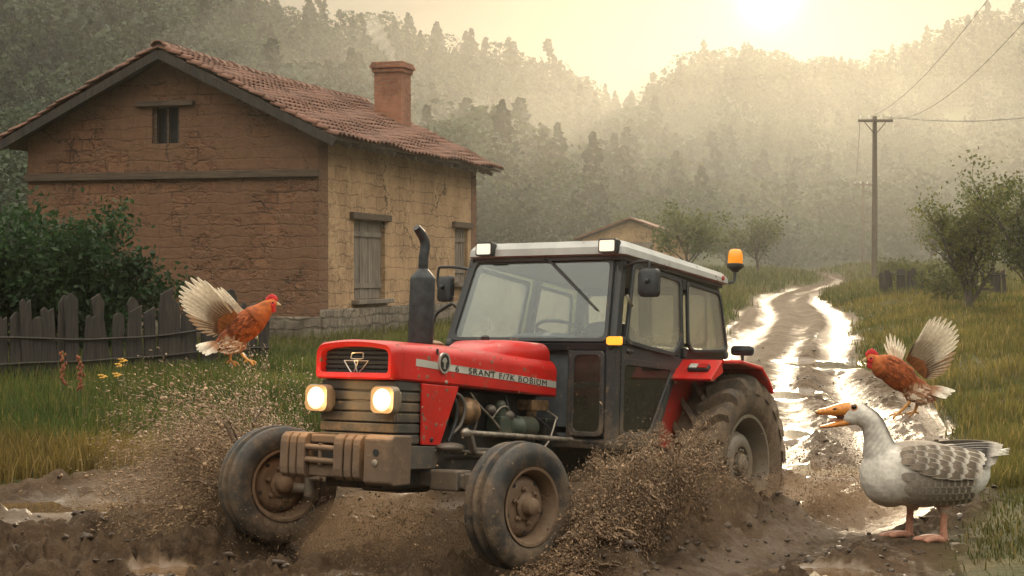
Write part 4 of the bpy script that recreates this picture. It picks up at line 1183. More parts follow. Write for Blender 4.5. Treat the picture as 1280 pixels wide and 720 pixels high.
# --- front weights
X1, X0 = .60, .42
fw = MB(); fw.box((.44, .0, .60), (.12, .60, .22)); fwo = fw.build('front_weight_carrier', M_PLATE, TR, bevel=.01)
slabs = [(-.392, -.334), (-.322, -.276), (-.266, -.210), (.002, .066), (.080, .128), (.141, .190)]
for a, b in slabs:
    q = MB()
    prof = [(X0, .49), (X1 - .035, .478), (X1 - .006, .50), (X1, .54), (X1, .68), (X1 - .008, .715), (X1 - .04, .737), (X0, .737)]
    q.prism(prof, (0, a, 0), (1, 0, 0), (0, 0, 1), (0, b - a, 0)); q.build('front_weight', M_WEIGHT, TR, bevel=.008)
q = MB(); q.prism([(X0, .47), (X1 - .02, .462), (X1 + .005, .48), (X1 + .005, .72), (X1 - .02, .742), (X0, .742)], (0, .226, 0), (1, 0, 0), (0, 0, 1), (0, .196, 0)); ep = q.build('weight_end_plate', M_WEIGHT, TR, bevel=.01)
q = MB(); q.lathe([(.021, 0), (.021, .003), (.001, .003)], (X1 + .0045, .312, .645), (1, 0, 0), 16); q.build('bolt_hole', M_BLACKT, ep)
q = MB(); q.lathe([(.020, 0), (.020, .006), (.012, .009), (.001, .009)], (X1 + .0045, .308, .588), (1, 0, 0), 16); q.build('bolt', M_STEEL, ep, smooth=40)
q = MB(); q.box((.50, -.104, .535), (.12, .206, .085)); q.box((.50, -.104, .705), (.10, .206, .05)); q.build('weight_mount', M_WEIGHT, fwo, bevel=.01)
for z in (.655, .583): MB().tube([(.575, -.235, z + .003), (.585, -.10, z), (.575, .03, z - .003)], [.017, .019, .017], 10).build('weight_pin', M_WEIGHT, fwo, smooth=50)
MB().tube([(.585, -.10, .56), (.587, -.10, .68)], .012, 8).build('hitch_pin', M_WEIGHT, fwo, smooth=50)
for s in (1, -1):
    q = MB(); q.prism([(.40, .684), (-.06, .674), (.01, .548), (.40, .545)], (0, s * .270, 0), (1, 0, 0), (0, 0, 1), (0, s * .022, 0)); q.build('frame_bracket', M_PLATE, TR, bevel=.005)
# --- chassis and engine
m = MB(); m.box((.10, 0, .55), (.62, .42, .24)); m.box((.0, 0, .45), (.3, .3, .1)); m.build('front_bolster', M_ENG, TR, bevel=.02)
m = MB(); m.box((-.72, -.02, .80), (1.16, .34, .42)); m.box((-.70, -.02, .52), (1.1, .30, .22)); m.box((-2.2, 0, .64), (1.75, .42, .42))
en = m.build('engine', M_ENG, TR, bevel=.02)
for i in range(9): 
    pass
m = MB()
for i in range(10): m.box((-.50 - .002 * i, .158, .86 + i * .014), (.46, .012, .006))
m.build('cooling_fins', M_ENG, en)
m = MB(); m.lathe([(.02, -.10), (.06, -.095), (.082, -.06), (.085, .0), (.082, .03), (.06, .07), (.02, .08)], (-.37, .215, .885), (1, 0, 0), 20); m.build('air_cleaner', M_COPPER, en, smooth=50)
m = MB(); m.lathe([(.04, -.14), (.06, -.135), (.066, -.10), (.066, .02), (.07, .025), (.07, .05), (.066, .055), (.066, .16), (.04, .17)], (-.97, .235, .795), (1, 0, 0), 20); m.build('starter_motor', M_ENGG, en, smooth=40)
m = MB(); m.box((-.76, .22, .80), (.14, .12, .12)); m.lathe([(.035, 0), (.038, .10), (.02, .12), (.001, .12)], (-.74, .23, .84), n=14); m.build('injection_pump', M_ENGG, en, bevel=.012)
m = MB(); m.box((-1.16, .20, .935), (.20, .13, .07)); m.lathe([(.030, -.09), (.034, 0), (.02, .01)], (-1.12, .22, .91), n=12); m.build('fuel_filter', M_COPPER, en, bevel=.008)
m = MB(); m.ell((-.62, .24, .90), (.04, .035, .03), 12, 8); m.ell((-.80, .25, .865), (.05, .04, .035), 12, 8); m.build('manifold_lump', M_ENGL, en, smooth=60)
for pts, r, mm in (([(-.20, .24, 1.0), (-.27, .26, .97), (-.30, .27, .90), (-.27, .26, .80), (-.2, .24, .74)], .012, M_ENGL), ([(-.16, .23, 1.02), (-.22, .25, .95), (-.24, .25, .84), (-.18, .24, .7)], .014, M_HOSE),
                   ([(-.42, .22, 1.0), (-.47, .25, .93), (-.60, .26, .85), (-.72, .27, .76)], .007, M_STEEL), ([(-.80, .22, 1.0), (-.82, .25, .9), (-.90, .27, .84)], .008, M_HOSE),
                   ([(-.62, .25, .84), (-.68, .27, .91), (-.76, .27, .92), (-.80, .26, .88)], .006, M_STEEL), ([(-1.22, .28, .90), (-1.30, .30, .86), (-1.24, .33, .84), (-1.16, .34, .72), (-1.1, .33, .66)], .007, M_STEEL),
                   ([(-1.05, .26, .88), (-1.2, .3, .80), (-1.32, .36, .70)], .006, M_HOSE), ([(-.45, .19, .96), (-.47, .24, .86), (-.44, .24, .74)], .010, M_ENGL)):
    MB().tube(spline(pts, 18), r, 7).build('engine_pipe', mm, en, smooth=60)
# steering linkage
m = MB(); m.tube([(-.10, .42, .762), (-.62, .42, .745), (-1.3, .42, .72)], .016, 8); m.ell((-.10, .42, .762), (.04, .025, .028), 10, 8); m.build('drag_link', M_STEEL, TR, smooth=60)
m = MB(); m.bar((-.14, .41, .775), (-.20, .41, .655), .03, .045, up=(0, 1, 0)); m.bar((-.19, .41, .66), (-.42, .40, .655), .03, .03); m.build('steering_arm', M_ENGL, TR, bevel=.008)
# --- front axle
m = MB(); m.box((0, 0, .485), (.115, 1.30, .085)); m.box((.004, .40, .487), (.15, .20, .12)); m.box((.004, -.40, .487), (.15, .20, .12)); m.box((.002, .58, .485), (.128, .10, .104)); m.box((.002, -.58, .485), (.128, .10, .104))
m.box((.0, 0, .50), (.2, .22, .15))
ax = m.build('front_axle', M_ENGL, TR, bevel=.012)
for s in (1, -1):
    m = MB(); m.tube([(-.01, s * .66, .33), (-.01, s * .66, .60)], .042, 14); m.lathe([(.055, 0), (.055, .03), (.03, .045), (.001, .045)], (-.01, s * .66, .59), n=14); m.tube([(-.01, s * .66, .375), (-.01, s * .80, .375)], .032, 12)
    m.build('king_pin', M_ENGL, ax, smooth=40)
    m = MB(); m.bar((-.01, s * .64, .63), (-.22, s * .55, .635), .05, .028); m.build('track_arm', M_ENGL, ax, bevel=.006)
m = MB(); m.tube([(-.22, .56, .64), (-.24, 0, .645), (-.22, -.56, .64)], .015, 8); m.build('tie_rod', M_STEEL, ax, smooth=60)
m = MB(); m.ell((-.08, .33, .672), (.11, .07, .03), 14, 8); m.build('cover_plate', M_ENGL, ax, smooth=60)

# --- front wheels
def front_wheel(loc, steer, wk, rk):
    w = bpy.data.objects.new('front_wheel', None); COL.objects.link(w); w.parent = TR; w.location = loc; w.rotation_euler = (0, 0, R(steer)); w.empty_display_size = .1
    pr = [(.214, -.085), (.236, -.102), (.265, -.112), (.298, -.116), (.325, -.110), (.338, -.100), (.350, -.094), (.357, -.086), (.358, -.058), (.352, -.050), (.340, -.044), (.339, -.024), (.350, -.019), (.364, -.014), (.366, 0)]
    pr = [(r * rk, h * wk) for r, h in pr]; pr = pr + [(r, -h) for r, h in pr[::-1][1:]]
    pr.append((.20 * rk, .06 * wk)); pr.insert(0, (.20 * rk, -.06 * wk))
    MB().lathe(pr, (0, 0, 0), (0, 1, 0), 72).build('tyre', M_TYRE, w, smooth=38)
    m = MB(); m.lathe([(rk * r, h * wk) for r, h in [(.206, -.104), (.222, -.108), (.224, -.098), (.208, -.088), (.190, -.06), (.188, .03), (.205, .084), (.222, .096), (.224, .106), (.208, .104), (.200, .092), (.182, .036), (.178, .0), (.174, -.058), (.196, -.092), (.206, -.104)]], (0, 0, 0), (0, 1, 0), 56)
    rim = m.build('rim', M_RIM, w, smooth=35)
    m = MB(); m.lathe([(.180, -.012), (.172, .016), (.150, .042), (.120, .050), (.088, .046), (.070, .050), (.001, .050), (.001, .038), (.07, .036), (.09, .033), (.120, .037), (.145, .030), (.165, .004), (.180, -.018)], (0, 0, 0), (0, 1, 0), 48); m.build('wheel_disc', M_RIM, w, smooth=40)
    m = MB(); m.lathe([(.075, .045), (.078, .062), (.055, .070), (.050, .105), (.046, .118), (.030, .128), (.001, .130)], (0, 0, 0), (0, 1, 0), 28)
    m.lathe([(.09, -.012), (.095, -.02), (.085, -.07), (.05, -.12), (.04, -.20), (.001, -.20)], (0, 0, 0), (0, 1, 0), 24)
    m.build('hub', M_RIM, w, smooth=40)
    for i in range(6):
        a = i * PI / 3 + .3; p = V3(.098 * math.cos(a), .052, .098 * math.sin(a))
        MB().lathe([(.017, -.012), (.017, .010), (.011, .014), (.010, .026), (.001, .027)], p, (0, 1, 0), 6).build('wheel_nut', M_RIM, w)
    for i in range(5):
        a = i * 2 * PI / 5 + .9; q = MB(); q.lathe([(.013, -.002), (.013, .003), (.001, .003)], (.148 * math.cos(a), .0435, .148 * math.sin(a)), (0, 1, 0), 12); q.build('disc_hole', M_BLACKT, rim)
    return w
front_wheel((-.04, .845, .366), -9, 1.0, 1.0)
front_wheel((.02, -.90, .395), -25, 1.16, 1.0)

# --- rear wheels
def rear_wheel(loc, phase):
    w = bpy.data.objects.new('rear_wheel', None); COL.objects.link(w); w.parent = TR; w.location = loc; w.empty_display_size = .1
    m = MB()
    pr = [(.335, -.12), (.35, -.15), (.40, -.178), (.455, -.190), (.505, -.188), (.545, -.176), (.566, -.150), (.578, -.10), (.583, -.05), (.584, 0)]
    pr = pr + [(r, -h) for r, h in pr[::-1][1:]]
    m.lathe(pr, (0, 0, 0), (0, 1, 0), 80)
    cr = lambda y: float(np.interp(abs(y), [0, .05, .10, .15, .176, .19, .2], [.584, .583, .578, .566, .545, .52, .50]))
    N = 19
    for sd in (1, -1):
        for i in range(N):
            th0 = phase + 2 * PI * (i + (.5 if sd < 0 else 0)) / N
            rings = []
            for k in np.linspace(0, 1, 9):
                y = sd * (.196 - .200 * k ** 1.0 if k > 0 else .200)
                th = th0 + .02 - .40 * k ** .85
                hgt = float(np.interp(k, [0, .1, 1], [.034, .068, .062])); hw = float(np.interp(k, [0, .25, 1], [.034, .026, .021]))
                rb = cr(y) - .014; rt = (cr(y) + hgt) if k > .05 else .552
                if k <= .05: rb = .50
                pts = []
                for dr, da in ((rb, -hw - .012), (rt, -hw), (rt, hw), (rb, hw + .012)):
                    a = th + da / dr
                    pts.append((dr * math.cos(a), y, dr * math.sin(a)))
                rings.append(np.array(pts))
            m.loft(rings)
    m.build('tyre', M_TYRER, w, smooth=35)
    for c_ in [1]:
        m = MB(); m.lathe([(.330, -.150), (.352, -.158), (.356, -.146), (.335, -.13), (.315, -.10), (.310, .08), (.335, .13), (.356, .148), (.354, .160), (.334, .158), (.318, .12), (.300, .07), (.296, 0), (.300, -.09), (.325, -.14), (.330, -.150)], (0, 0, 0), (0, 1, 0), 64)
        m.build('rim', M_RIMR, w, smooth=35)
    m = MB(); m.lathe([(.300, -.06), (.262, -.06), (.250, -.02), (.236, .045), (.215, .085), (.185, .105), (.150, .110), (.128, .102), (.120, .075), (.001, .07), (.001, .05), (.12, .05), (.2, .06), (.235, -.03), (.26, -.08), (.300, -.08)], (0, 0, 0), (0, 1, 0), 56)
    m.build('wheel_disc', M_RIMR, w, smooth=40)
    m = MB(); m.lathe([(.075, .07), (.072, .115), (.06, .125), (.045, .128), (.04, .14), (.001, .142)], (0, 0, 0), (0, 1, 0), 24)
    s = -1
    m.lathe([(.11, -.02), (.11, -.25), (.08, -.28), (.08, -.55), (.001, -.55)], (0, 0, 0), (0, 1, 0), 24)
    m.build('hub', M_RIMR, w, smooth=40)
    for i in range(8):
        a = i * PI / 4 + .2
        MB().lathe([(.018, 0), (.018, .02), (.011, .024), (.010, .04), (.001, .041)], V3(.100 * math.cos(a), .068, .100 * math.sin(a)), (0, 1, 0), 6).build('wheel_nut', M_RIMR, w)
    return w
rear_wheel((-2.87, .775, .565), .05)
w2 = rear_wheel((-2.87, -.775, .565), .2); w2.rotation_euler = (0, 0, PI)

# --- cab
A0, A1, A2 = V3(-1.42, .645, .70), V3(-1.42, .640, 1.335), V3(-1.555, .60, 1.925)
B0, B1, B2 = V3(-1.96, .640, .70), V3(-2.345, .635, 1.33), V3(-2.36, .60, 1.87)
C1, C2 = V3(-3.06, .620, 1.345), V3(-2.96, .585, 1.835)
def mir(p): return V3(p[0], -p[1] + (.055 if p[2] > 1.6 else .0), p[2])
m = MB()
def bars(lst):
    for a, b, w, h in lst: m.bar(a, b, w + jit(), h + jit(), up=unit(V3(.3, .2, 1)) if abs(unit(b - a)[2]) < .8 else V3(1, .05, 0))
for f in (lambda p: p, mir):
    bars([(f(A0), f(A1), .075, .075), (f(A1), f(A2), .070, .075), (f(A2), f(C2), .06, .06), (f(A0), f(B0), .05, .07), (f(B0), f(B1), .045, .05), (f(B1), f(C1), .05, .07), (f(B1), f(B2), .055, .06), (f(C1), f(C2), .06, .065), (f(A1), f(B1), .04, .05)])
    for p, r in ((A1, .052), (A2, .050), (B1, .040), (C1, .045), (A0, .05), (B0, .04)): m.ell(f(p), (r, r * .92, r), 10, 8)
bars([(A0, mir(A0), .06, .06), (A1 + V3(.004, 0, 0), mir(A1) + V3(.004, 0, 0), .06, .055), (A2, mir(A2), .06, .07), (C1, mir(C1), .06, .08), (C2, mir(C2), .06, .07), (V3(-3.01, .02, 1.345), V3(-2.96, .03, 1.835), .06, .085)])
bars([(V3(-1.415, .335, .72), V3(-1.415, .335, 1.31), .05, .04), (V3(-1.415, -.335, .72), V3(-1.415, -.335, 1.31), .05, .04)])
cab = m.build('cab_frame', M_DARK, TR, bevel=.012)
def pane_frame(name_f, name_g, poly, b, o, a, bb, nrm, mf, mg, depth=.026, gd=.010):
    """rubber-edged frame and its pane; poly is convex, the frame is b wide"""
    P = np.array(poly, float); c = P.mean(0); n = len(P)
    inner = []
    for i in range(n):
        e0 = unit(P[i] - P[i - 1]); e1 = unit(P[(i + 1) % n] - P[i])
        n0 = V3(-e0[1], e0[0]); n1 = V3(-e1[1], e1[0])
        if n0.dot(c - P[i]) < 0: n0, n1 = -n0, -n1
        bis = unit(n0 + n1); inner.append(P[i] + bis * b / max(.3, bis.dot(n0)))
    def rnd(Q, r):
        out = []
        for i in range(n):
            p0, p, p1 = Q[i - 1], Q[i], Q[(i + 1) % n]
            for k in (0, .33, .67, 1):
                a_ = p + unit(p0 - p) * r; b_ = p + unit(p1 - p) * r
                out.append((1 - k) ** 2 * a_ + 2 * k * (1 - k) * p + k * k * b_)
        return out
    O_ = rnd(P, .05); I_ = rnd(np.array(inner), .045)
    nrm = np.asarray(nrm, float)
    m = MB(); m.frame(O_, I_, o, a, bb, nrm * depth); f = m.build(name_f, mf, cab, bevel=.004, seg=1)
    m = MB(); m.prism(I_, np.asarray(o) + nrm * gd, a, bb, nrm * .005); g = m.build(name_g, mg, f)
    return f, g
# windshield in the raked plane from A1 to A2
wu = unit((A2 + mir(A2)) / 2 * V3(1, 0, 1) - (A1 + mir(A1)) / 2 * V3(1, 0, 1)); wl = V3(0, 1, 0); wn = np.cross(wl, wu); wn = wn if wn[0] > 0 else -wn
Wo = V3(-1.415, 0, 1.345)
HH = .58
ws, wsg = pane_frame('windshield_frame', 'windshield', [(-.625, 0), (.625, 0), (.585, HH), (-.525, HH)], .028, Wo + wn * .030, wl, wu, wn, M_DARK, M_WSHIELD)
m = MB(); w0 = Wo + wu * (HH - .005) + wl * .075 + wn * .065; w1 = Wo + wu * .215 + wl * .515 + wn * .058
m.bar(w0, w0 + (w1 - w0) * .55, .016, .012, up=wn); m.tube([w0 + (w1 - w0) * .5 + wn * .003, w1 + wn * .003], .007, 6); m.bar(w0 + (w1 - w0) * .38 - wn * .012, w1 - wn * .012, .010, .016, up=wn)
m.ell(w0, (.025, .025, .02), 10, 6)
m.build('wiper', M_BLACKT, cab)
# lower front panels each side of the bonnet
for s in (1, -1):
    pane_frame('lower_front_frame', 'lower_front_pane', [(s * .345, .745), (s * .605, .745), (s * .605, 1.30), (s * .345, 1.30)] if s > 0 else [(-.605, .745), (-.345, .745), (-.345, 1.30), (-.605, 1.30)], .030, V3(-1.392, 0, 0), (0, 1, 0), (0, 0, 1), V3(1, 0, 0), M_DARK, M_LOWG, .020, .006)
# doors and quarter windows: plane leans in above the waist
for s in (1, -1):
    up = unit(V3(0, -.035 * s if s > 0 else .105, .56)); nr = V3(0, s, 0)
    oW = V3(0, s * .672, 1.335)
    z = lambda v: v - 1.335
    pane_frame('door_window_frame', 'door_window', [(-1.49, z(1.355)), (-2.17, z(1.295)), (-2.30, z(1.40)), (-2.315, z(1.845)), (-1.63, z(1.895))], .030, oW, (1, 0, 0), up, nr, M_DARK, M_GLASS, .022, .006)
    pane_frame('quarter_window_frame', 'quarter_window', [(-2.385, z(1.37)), (-2.47, z(1.335)), (-3.02, z(1.365)), (-2.925, z(1.80)), (-2.395, z(1.835))], .024, oW - nr * .004, (1, 0, 0), up, nr, M_DARK, M_GLASS, .022, .006)
    m = MB(); m.prism([(-1.475, 1.25), (-2.27, 1.22), (-2.335, 1.285), (-2.20, 1.305), (-1.475, 1.360)], (0, s * .655, 0), (1, 0, 0), (0, 0, 1), (0, s * .018, 0))
    dp = m.build('door_waist', M_DARK, cab, bevel=.006)
    m = MB(); m.ell((-1.575, s * .677, 1.305), (.05, .012, .016), 12, 8); m.build('door_handle', M_BLACKT, dp, smooth=60)
    for zz in (1.33, 1.80):
        m = MB(); m.box((-2.345, s * (.668 if zz < 1.5 else .645), zz), (.05, .045, .075)); m.build('hinge', M_BLACKT, dp, bevel=.01)
    pane_frame('door_lower_frame', 'door_lower_pane', [(-1.475, .735), (-1.90, .735), (-2.255, 1.245), (-1.475, 1.262)], .045, V3(0, s * .655, 0), (1, 0, 0), (0, 0, 1), nr, M_DARK, M_LOWG, .020, .006)
    m = MB(); m.tube(spline([(-1.49, s * .690, 1.67), (-1.50, s * .705, 1.63), (-1.54, s * .705, 1.60)], 8), .010, 6); m.build('pull_handle', M_STEEL, cab, smooth=60)
# rear window panes
for a, b in ((.05, .55), (-.50, .0)):
    pane_frame('rear_window_frame', 'rear_window', [(a + .015, 1.40), (b, 1.40), (b - .0, 1.80), (a + .015, 1.80)], .024, V3(-3.035, 0, 0), (0, 1, 0), (0.06, 0, 1), V3(-1, 0, 0), M_DARK, M_GLASS, .02, .006)
# roof with chamfered edge
def rsec(inset, zf, zb, x0=-1.44, x1=-3.03, ya=-.555, yb=.685, r=.06):
    P = [(x0 - inset, ya + inset), (x0 - inset, yb - inset), (x1 + inset, yb - inset), (x1 + inset, ya + inset)]
    out = []
    for i in range(4):
        p0, p, p1 = np.array(P[i - 1]), np.array(P[i]), np.array(P[(i + 1) % 4])
        for k in np.linspace(0, 1, 5):
            a_ = p + unit(p0 - p) * r; b_ = p + unit(p1 - p) * r
            out.append((1 - k) ** 2 * a_ + 2 * k * (1 - k) * p + k * k * b_)
    return np.array([(q[0], q[1], zf + (zb - zf) * (q[0] - x0) / (x1 - x0)) for q in out])
m = MB(); m.loft([rsec(.02, 1.930, 1.852), rsec(0, 1.938, 1.860), rsec(.004, 1.985, 1.895), rsec(.035, 2.030, 1.932), rsec(.09, 2.040, 1.945)])
roof_o = m.build('roof', M_ROOF, TR, smooth=28)
m = MB(); m.loft([rsec(.03, 1.905, 1.828), rsec(.03, 1.932, 1.854)]); m.build('roof_trim', M_TRIM, roof_o)
m = MB(); m.lathe([(.018, 0), (.018, .008), (.001, .010)], (-2.90, .6845, 1.895), (0, 1, 0), 12); m.build('marker', simple('red_marker', (.35, .03, .02), .4), roof_o)
for y in (-.385, .585):
    m = MB(); c = V3(-1.43, y, 1.985); m.loft([np.array([c + V3(-.06, *p) for p in rrect(.055, .035, .012)]), np.array([c + V3(-.01, *p) for p in rrect(.066, .046, .014)]), np.array([c + V3(.035, *p) for p in rrect(.066, .046, .014)])])
    wl_ = m.build('work_light', M_BLACKT, roof_o, smooth=35)
    m = MB(); m.prism(rrect(.055, .036, .010), c + V3(.035, 0, 0), (0, 1, 0), (0, 0, 1), (.005, 0, 0)); m.build('lens', M_WLENS, wl_)
# beacon
m = MB(); m.tube(spline([(-2.93, .62, 1.875), (-3.02, .66, 1.872), (-3.10, .67, 1.885), (-3.125, .67, 1.93), (-3.13, .67, 1.985)], 16), .012, 8); m.box((-3.03, .66, 1.872), (.06, .02, .02)); m.lathe([(.02, -.05), (.035, -.035), (.062, -.015), (.064, .005), (.05, .014)], (-3.13, .67, 2.01), n=22)
bc = m.build('beacon_bracket', M_BLACKT, TR, smooth=40)
m = MB(); m.lathe([(.054, .0), (.055, .05), (.050, .085), (.036, .105), (.001, .110)], (-3.13, .67, 2.02), n=24); m.build('beacon_dome', M_AMBER, bc, smooth=60)
# mirrors
def mirror(arm, c, tilt):
    m = MB(); m.tube(spline(arm, 20), .010, 8); m.box(arm[0], (.05, .03, .06)); ar = m.build('mirror_arm', M_BLACKT, TR, smooth=40)
    q = MB(); rot = Matrix.Rotation(R(tilt), 3, 'Z'); rot = np.array(rot)
    A = [V3(.012, *p) for p in rrect(.070, .088, .03)]; B = [V3(.022, *p) for p in rrect(.056, .074, .028)]; D = [V3(-.022, *p) for p in rrect(.073, .092, .03)]
    q.loft([np.array([rot @ p + c for p in X]) for X in (D, A, B)]); q.ell(rot @ V3(.03, 0, .01) + c, (.02, .018, .018), 10, 6)
    mo = q.build('mirror', M_LIP, ar, smooth=35)
    q = MB(); q.loft([np.array([rot @ V3(-.0225, *p) + c for p in rrect(.066, .085, .028)]), np.array([rot @ V3(-.0245, *p) + c for p in rrect(.066, .085, .028)])]); q.build('mirror_glass', simple('mirror_glass', (.7, .72, .74), .05, .9), mo)
mirror([(-1.52, .635, 1.845), (-1.50, .72, 1.875), (-1.47, .83, 1.885), (-1.465, .86, 1.875), (-1.462, .865, 1.80)], V3(-1.46, .865, 1.745), 8)
mirror([(-1.53, -.56, 1.855), (-1.51, -.68, 1.875), (-1.50, -.80, 1.878), (-1.497, -.83, 1.865), (-1.495, -.835, 1.78), (-1.495, -.825, 1.73)], V3(-1.49, -.765, 1.725), -14)
m = MB(); m.tube(spline([(-1.44, -.66, 1.62), (-1.42, -.72, 1.585), (-1.41, -.775, 1.54), (-1.40, -.80, 1.46), (-1.39, -.83, 1.36), (-1.40, -.83, 1.26)], 20), .012, 8); m.build('grab_rail', M_BLACKT, cab, smooth=60)
# amber indicator on the front pillar
for s in (1,):
    m = MB(); c = V3(-1.37, s * .685, 1.365); m.loft([np.array([c + V3(-.03, *p) for p in rrect(.058, .028, .014)]), np.array([c + V3(.01, *p) for p in rrect(.06, .030, .016)])]); m.box(c + V3(-.03, -s * .04, 0), (.03, .06, .03))
    il = m.build('indicator', M_BLACKT, cab, smooth=40)
    m = MB(); m.loft([np.array([c + V3(.0105, *p) for p in rrect(.057, .028, .015)]), np.array([c + V3(.032, *p) for p in rrect(.052, .024, .014)])]); m.build('lens', M_AMBERL, il, smooth=50)
# inside
m = MB(); m.box((-2.2, 0, .74), (1.5, 1.2, .04)); m.box((-3.02, 0, 1.04), (.04, 1.2, .56)); m.box((-2.55, .47, 1.02), (.85, .20, .54)); m.box((-2.55, -.47, 1.02), (.85, .20, .54)); m.build('cab_floor', M_INT, cab, bevel=.02)
m = MB(); m.loft([sec(-1.45, .30, .80, 1.38, .10, .02), sec(-1.60, .29, .80, 1.41, .10, .02), sec(-1.72, .26, .85, 1.37, .10, .02)]); m.build('dashboard', M_INT, cab, smooth=50)
m = MB(); sc_ = V3(-1.83, .02, 1.425); sn = unit(V3(-.42, 0, .9)); t_, u_, v_ = frame_from(sn)
ring = [sc_ + .205 * (math.cos(a) * u_ + math.sin(a) * v_) for a in np.linspace(0, 2 * PI, 41)]
m.tube(ring, .013, 8, False)
for k in range(3):
    a = 2 * PI * k / 3 + .5; m.tube([sc_ - sn * .03, sc_ + .2 * (math.cos(a) * u_ + math.sin(a) * v_)], .009, 6)
m.ell(sc_ - sn * .02, (.045, .045, .03), 12, 8); m.tube([sc_ - sn * .03, sc_ - sn * .45], .022, 8)
m.build('steering_wheel', M_SEAT, TR, smooth=60)
m = MB()
m.loft([np.array([V3(-2.42 + dx, .02 + y * w_, zz) for y, dx in ((-.25, 0), (-.2, .05), (.2, .05), (.25, 0), (.2, -.06), (-.2, -.06))]) for zz, w_ in ((1.06, 1), (1.3, 1.02), (1.46, .95), (1.53, .75), (1.55, .3))])
m.box((-2.17, .02, 1.06), (.5, .5, .13)); m.build('seat', M_SEAT, TR, smooth=50, bevel=.03)
m = MB()
for x, y, h in ((-2.0, .30, 1.36), (-2.08, .33, 1.40), (-2.15, .30, 1.34)): m.tube([(x - .05, y, 1.0), (x, y, h - .02)], .009, 6); m.ell((x, y, h), (.018, .018, .028), 8, 6)
m.build('gear_levers', M_BLACKT, TR, smooth=60)
# --- rear fenders
for s in (1, -1):
    prof = [(-2.16, 1.150), (-2.335, 1.285), (-2.62, 1.292), (-2.95, 1.262), (-3.07, 1.175), (-3.15, 1.095)]
    P = np.array([(x, z) for x, z in prof]); T = .022
    N = np.gradient(P, axis=0); N = np.stack([N[:, 1], -N[:, 0]], 1); N /= np.linalg.norm(N, axis=1)[:, None]
    N = np.where(N[:, 1:2] > 0, -N, N)
    poly = [tuple(p) for p in P] + [tuple(p) for p in (P + N * T)[::-1]]
    m = MB()
    y0, y1 = .625, .975
    for i in range(len(P) - 1):
        q = [P[i], P[i + 1], P[i + 1] + N[i + 1] * T, P[i] + N[i] * T]
        rings = [np.array([(a[0], s * yy, a[1]) for a in q]) for yy in (y0, y1)]
        m.loft(rings)
    fo = m.build('fender', M_RED, TR, bevel=.003, seg=1)
    # rolled outer lip
    m = MB(); Q = P[1:]; 
    lipP = [(a[0], s * .977, a[1] - .012) for a in Q]
    m.tube(lipP, .016, 8); m.build('fender_lip', M_RED, fo, smooth=60)
    m = MB(); m.prism([(-2.335, 1.262), (-2.21, 1.165), (-2.16, 1.12), (-1.97, .72), (-2.25, .66), (-3.1, .80), (-3.2, 1.0), (-2.95, 1.235)], (0, s * .600, 0), (1, 0, 0), (0, 0, 1), (0, s * .024, 0)); m.build('inner_guard', M_REDLOW, fo)
    # underside plate that closes the flat lamp nose
    m = MB(); m.prism([(-2.17, 1.145), (-2.345, 1.272), (-2.36, 1.20), (-2.20, 1.135)], (0, s * .63, 0), (1, 0, 0), (0, 0, 1), (0, s * .338, 0)); m.build('lamp_nose', M_RED, fo)
    # tail lamp on the slanting nose
    fx = unit(V3(-(2.335 - 2.16), 0, 1.285 - 1.150)); fn = V3(fx[2], 0, -fx[0]); c = V3(-2.245, s * .845, 1.2175)
    m = MB(); m.prism(rrect(.078, .030, .012), c - fn * .004, (0, s, 0), fx, fn * .028); tl = m.build('tail_lamp', M_BLACKT, fo, bevel=.003)
    m = MB(); m.prism(rrect(.034, .022, .006, c=(.034, 0)), c + fn * .0235, (0, s, 0), fx, fn * .008); m.build('lens', M_REDL, tl)
    m = MB(); m.prism(rrect(.028, .022, .006, c=(-.036, 0)), c + fn * .0235, (0, s, 0), fx, fn * .007); m.build('lens', M_CLRL, tl)
    m = MB(); c = V3(-2.74, s * .93, 1.365); m.loft([np.array([c + V3(dx, *p) for p in rrect(.085 + w_, .035 + w_, .03)]) for dx, w_ in ((-.03, -.01), (-.01, 0), (.015, 0), (.022, -.008))]); m.tube([c + V3(0, 0, -.03), c + V3(0, 0, -.09)], .012, 8); m.build('work_lamp', M_LIP, fo, smooth=40)
# --- exhaust
m = MB(); ex = V3(-.30, -.08, 0)
m.lathe([(.030, 1.22), (.030, 1.262), (.070, 1.268), (.076, 1.275), (.078, 1.30), (.078, 1.685), (.074, 1.70), (.034, 1.745), (.030, 1.75)], ex, n=28)
m.tube(spline([ex + V3(0, 0, 1.735), ex + V3(0, 0, 1.82), ex + V3(-.012, 0, 1.90), ex + V3(.01, -.01, 1.955), ex + V3(.06, -.02, 2.0)], 16), [.031] * 10 + [.030] * 3 + [.028, .026, .024], 14)
m.build('exhaust_stack', M_LIP, TR, smooth=40)
m = MB(); m.lathe([(.045, 1.25), (.06, 1.285), (.06, 1.30), (.03, 1.315), (.001, 1.32)], (-.50, -.12, 0), n=16); m.build('radiator_cap', M_COPPER, TR, smooth=50)
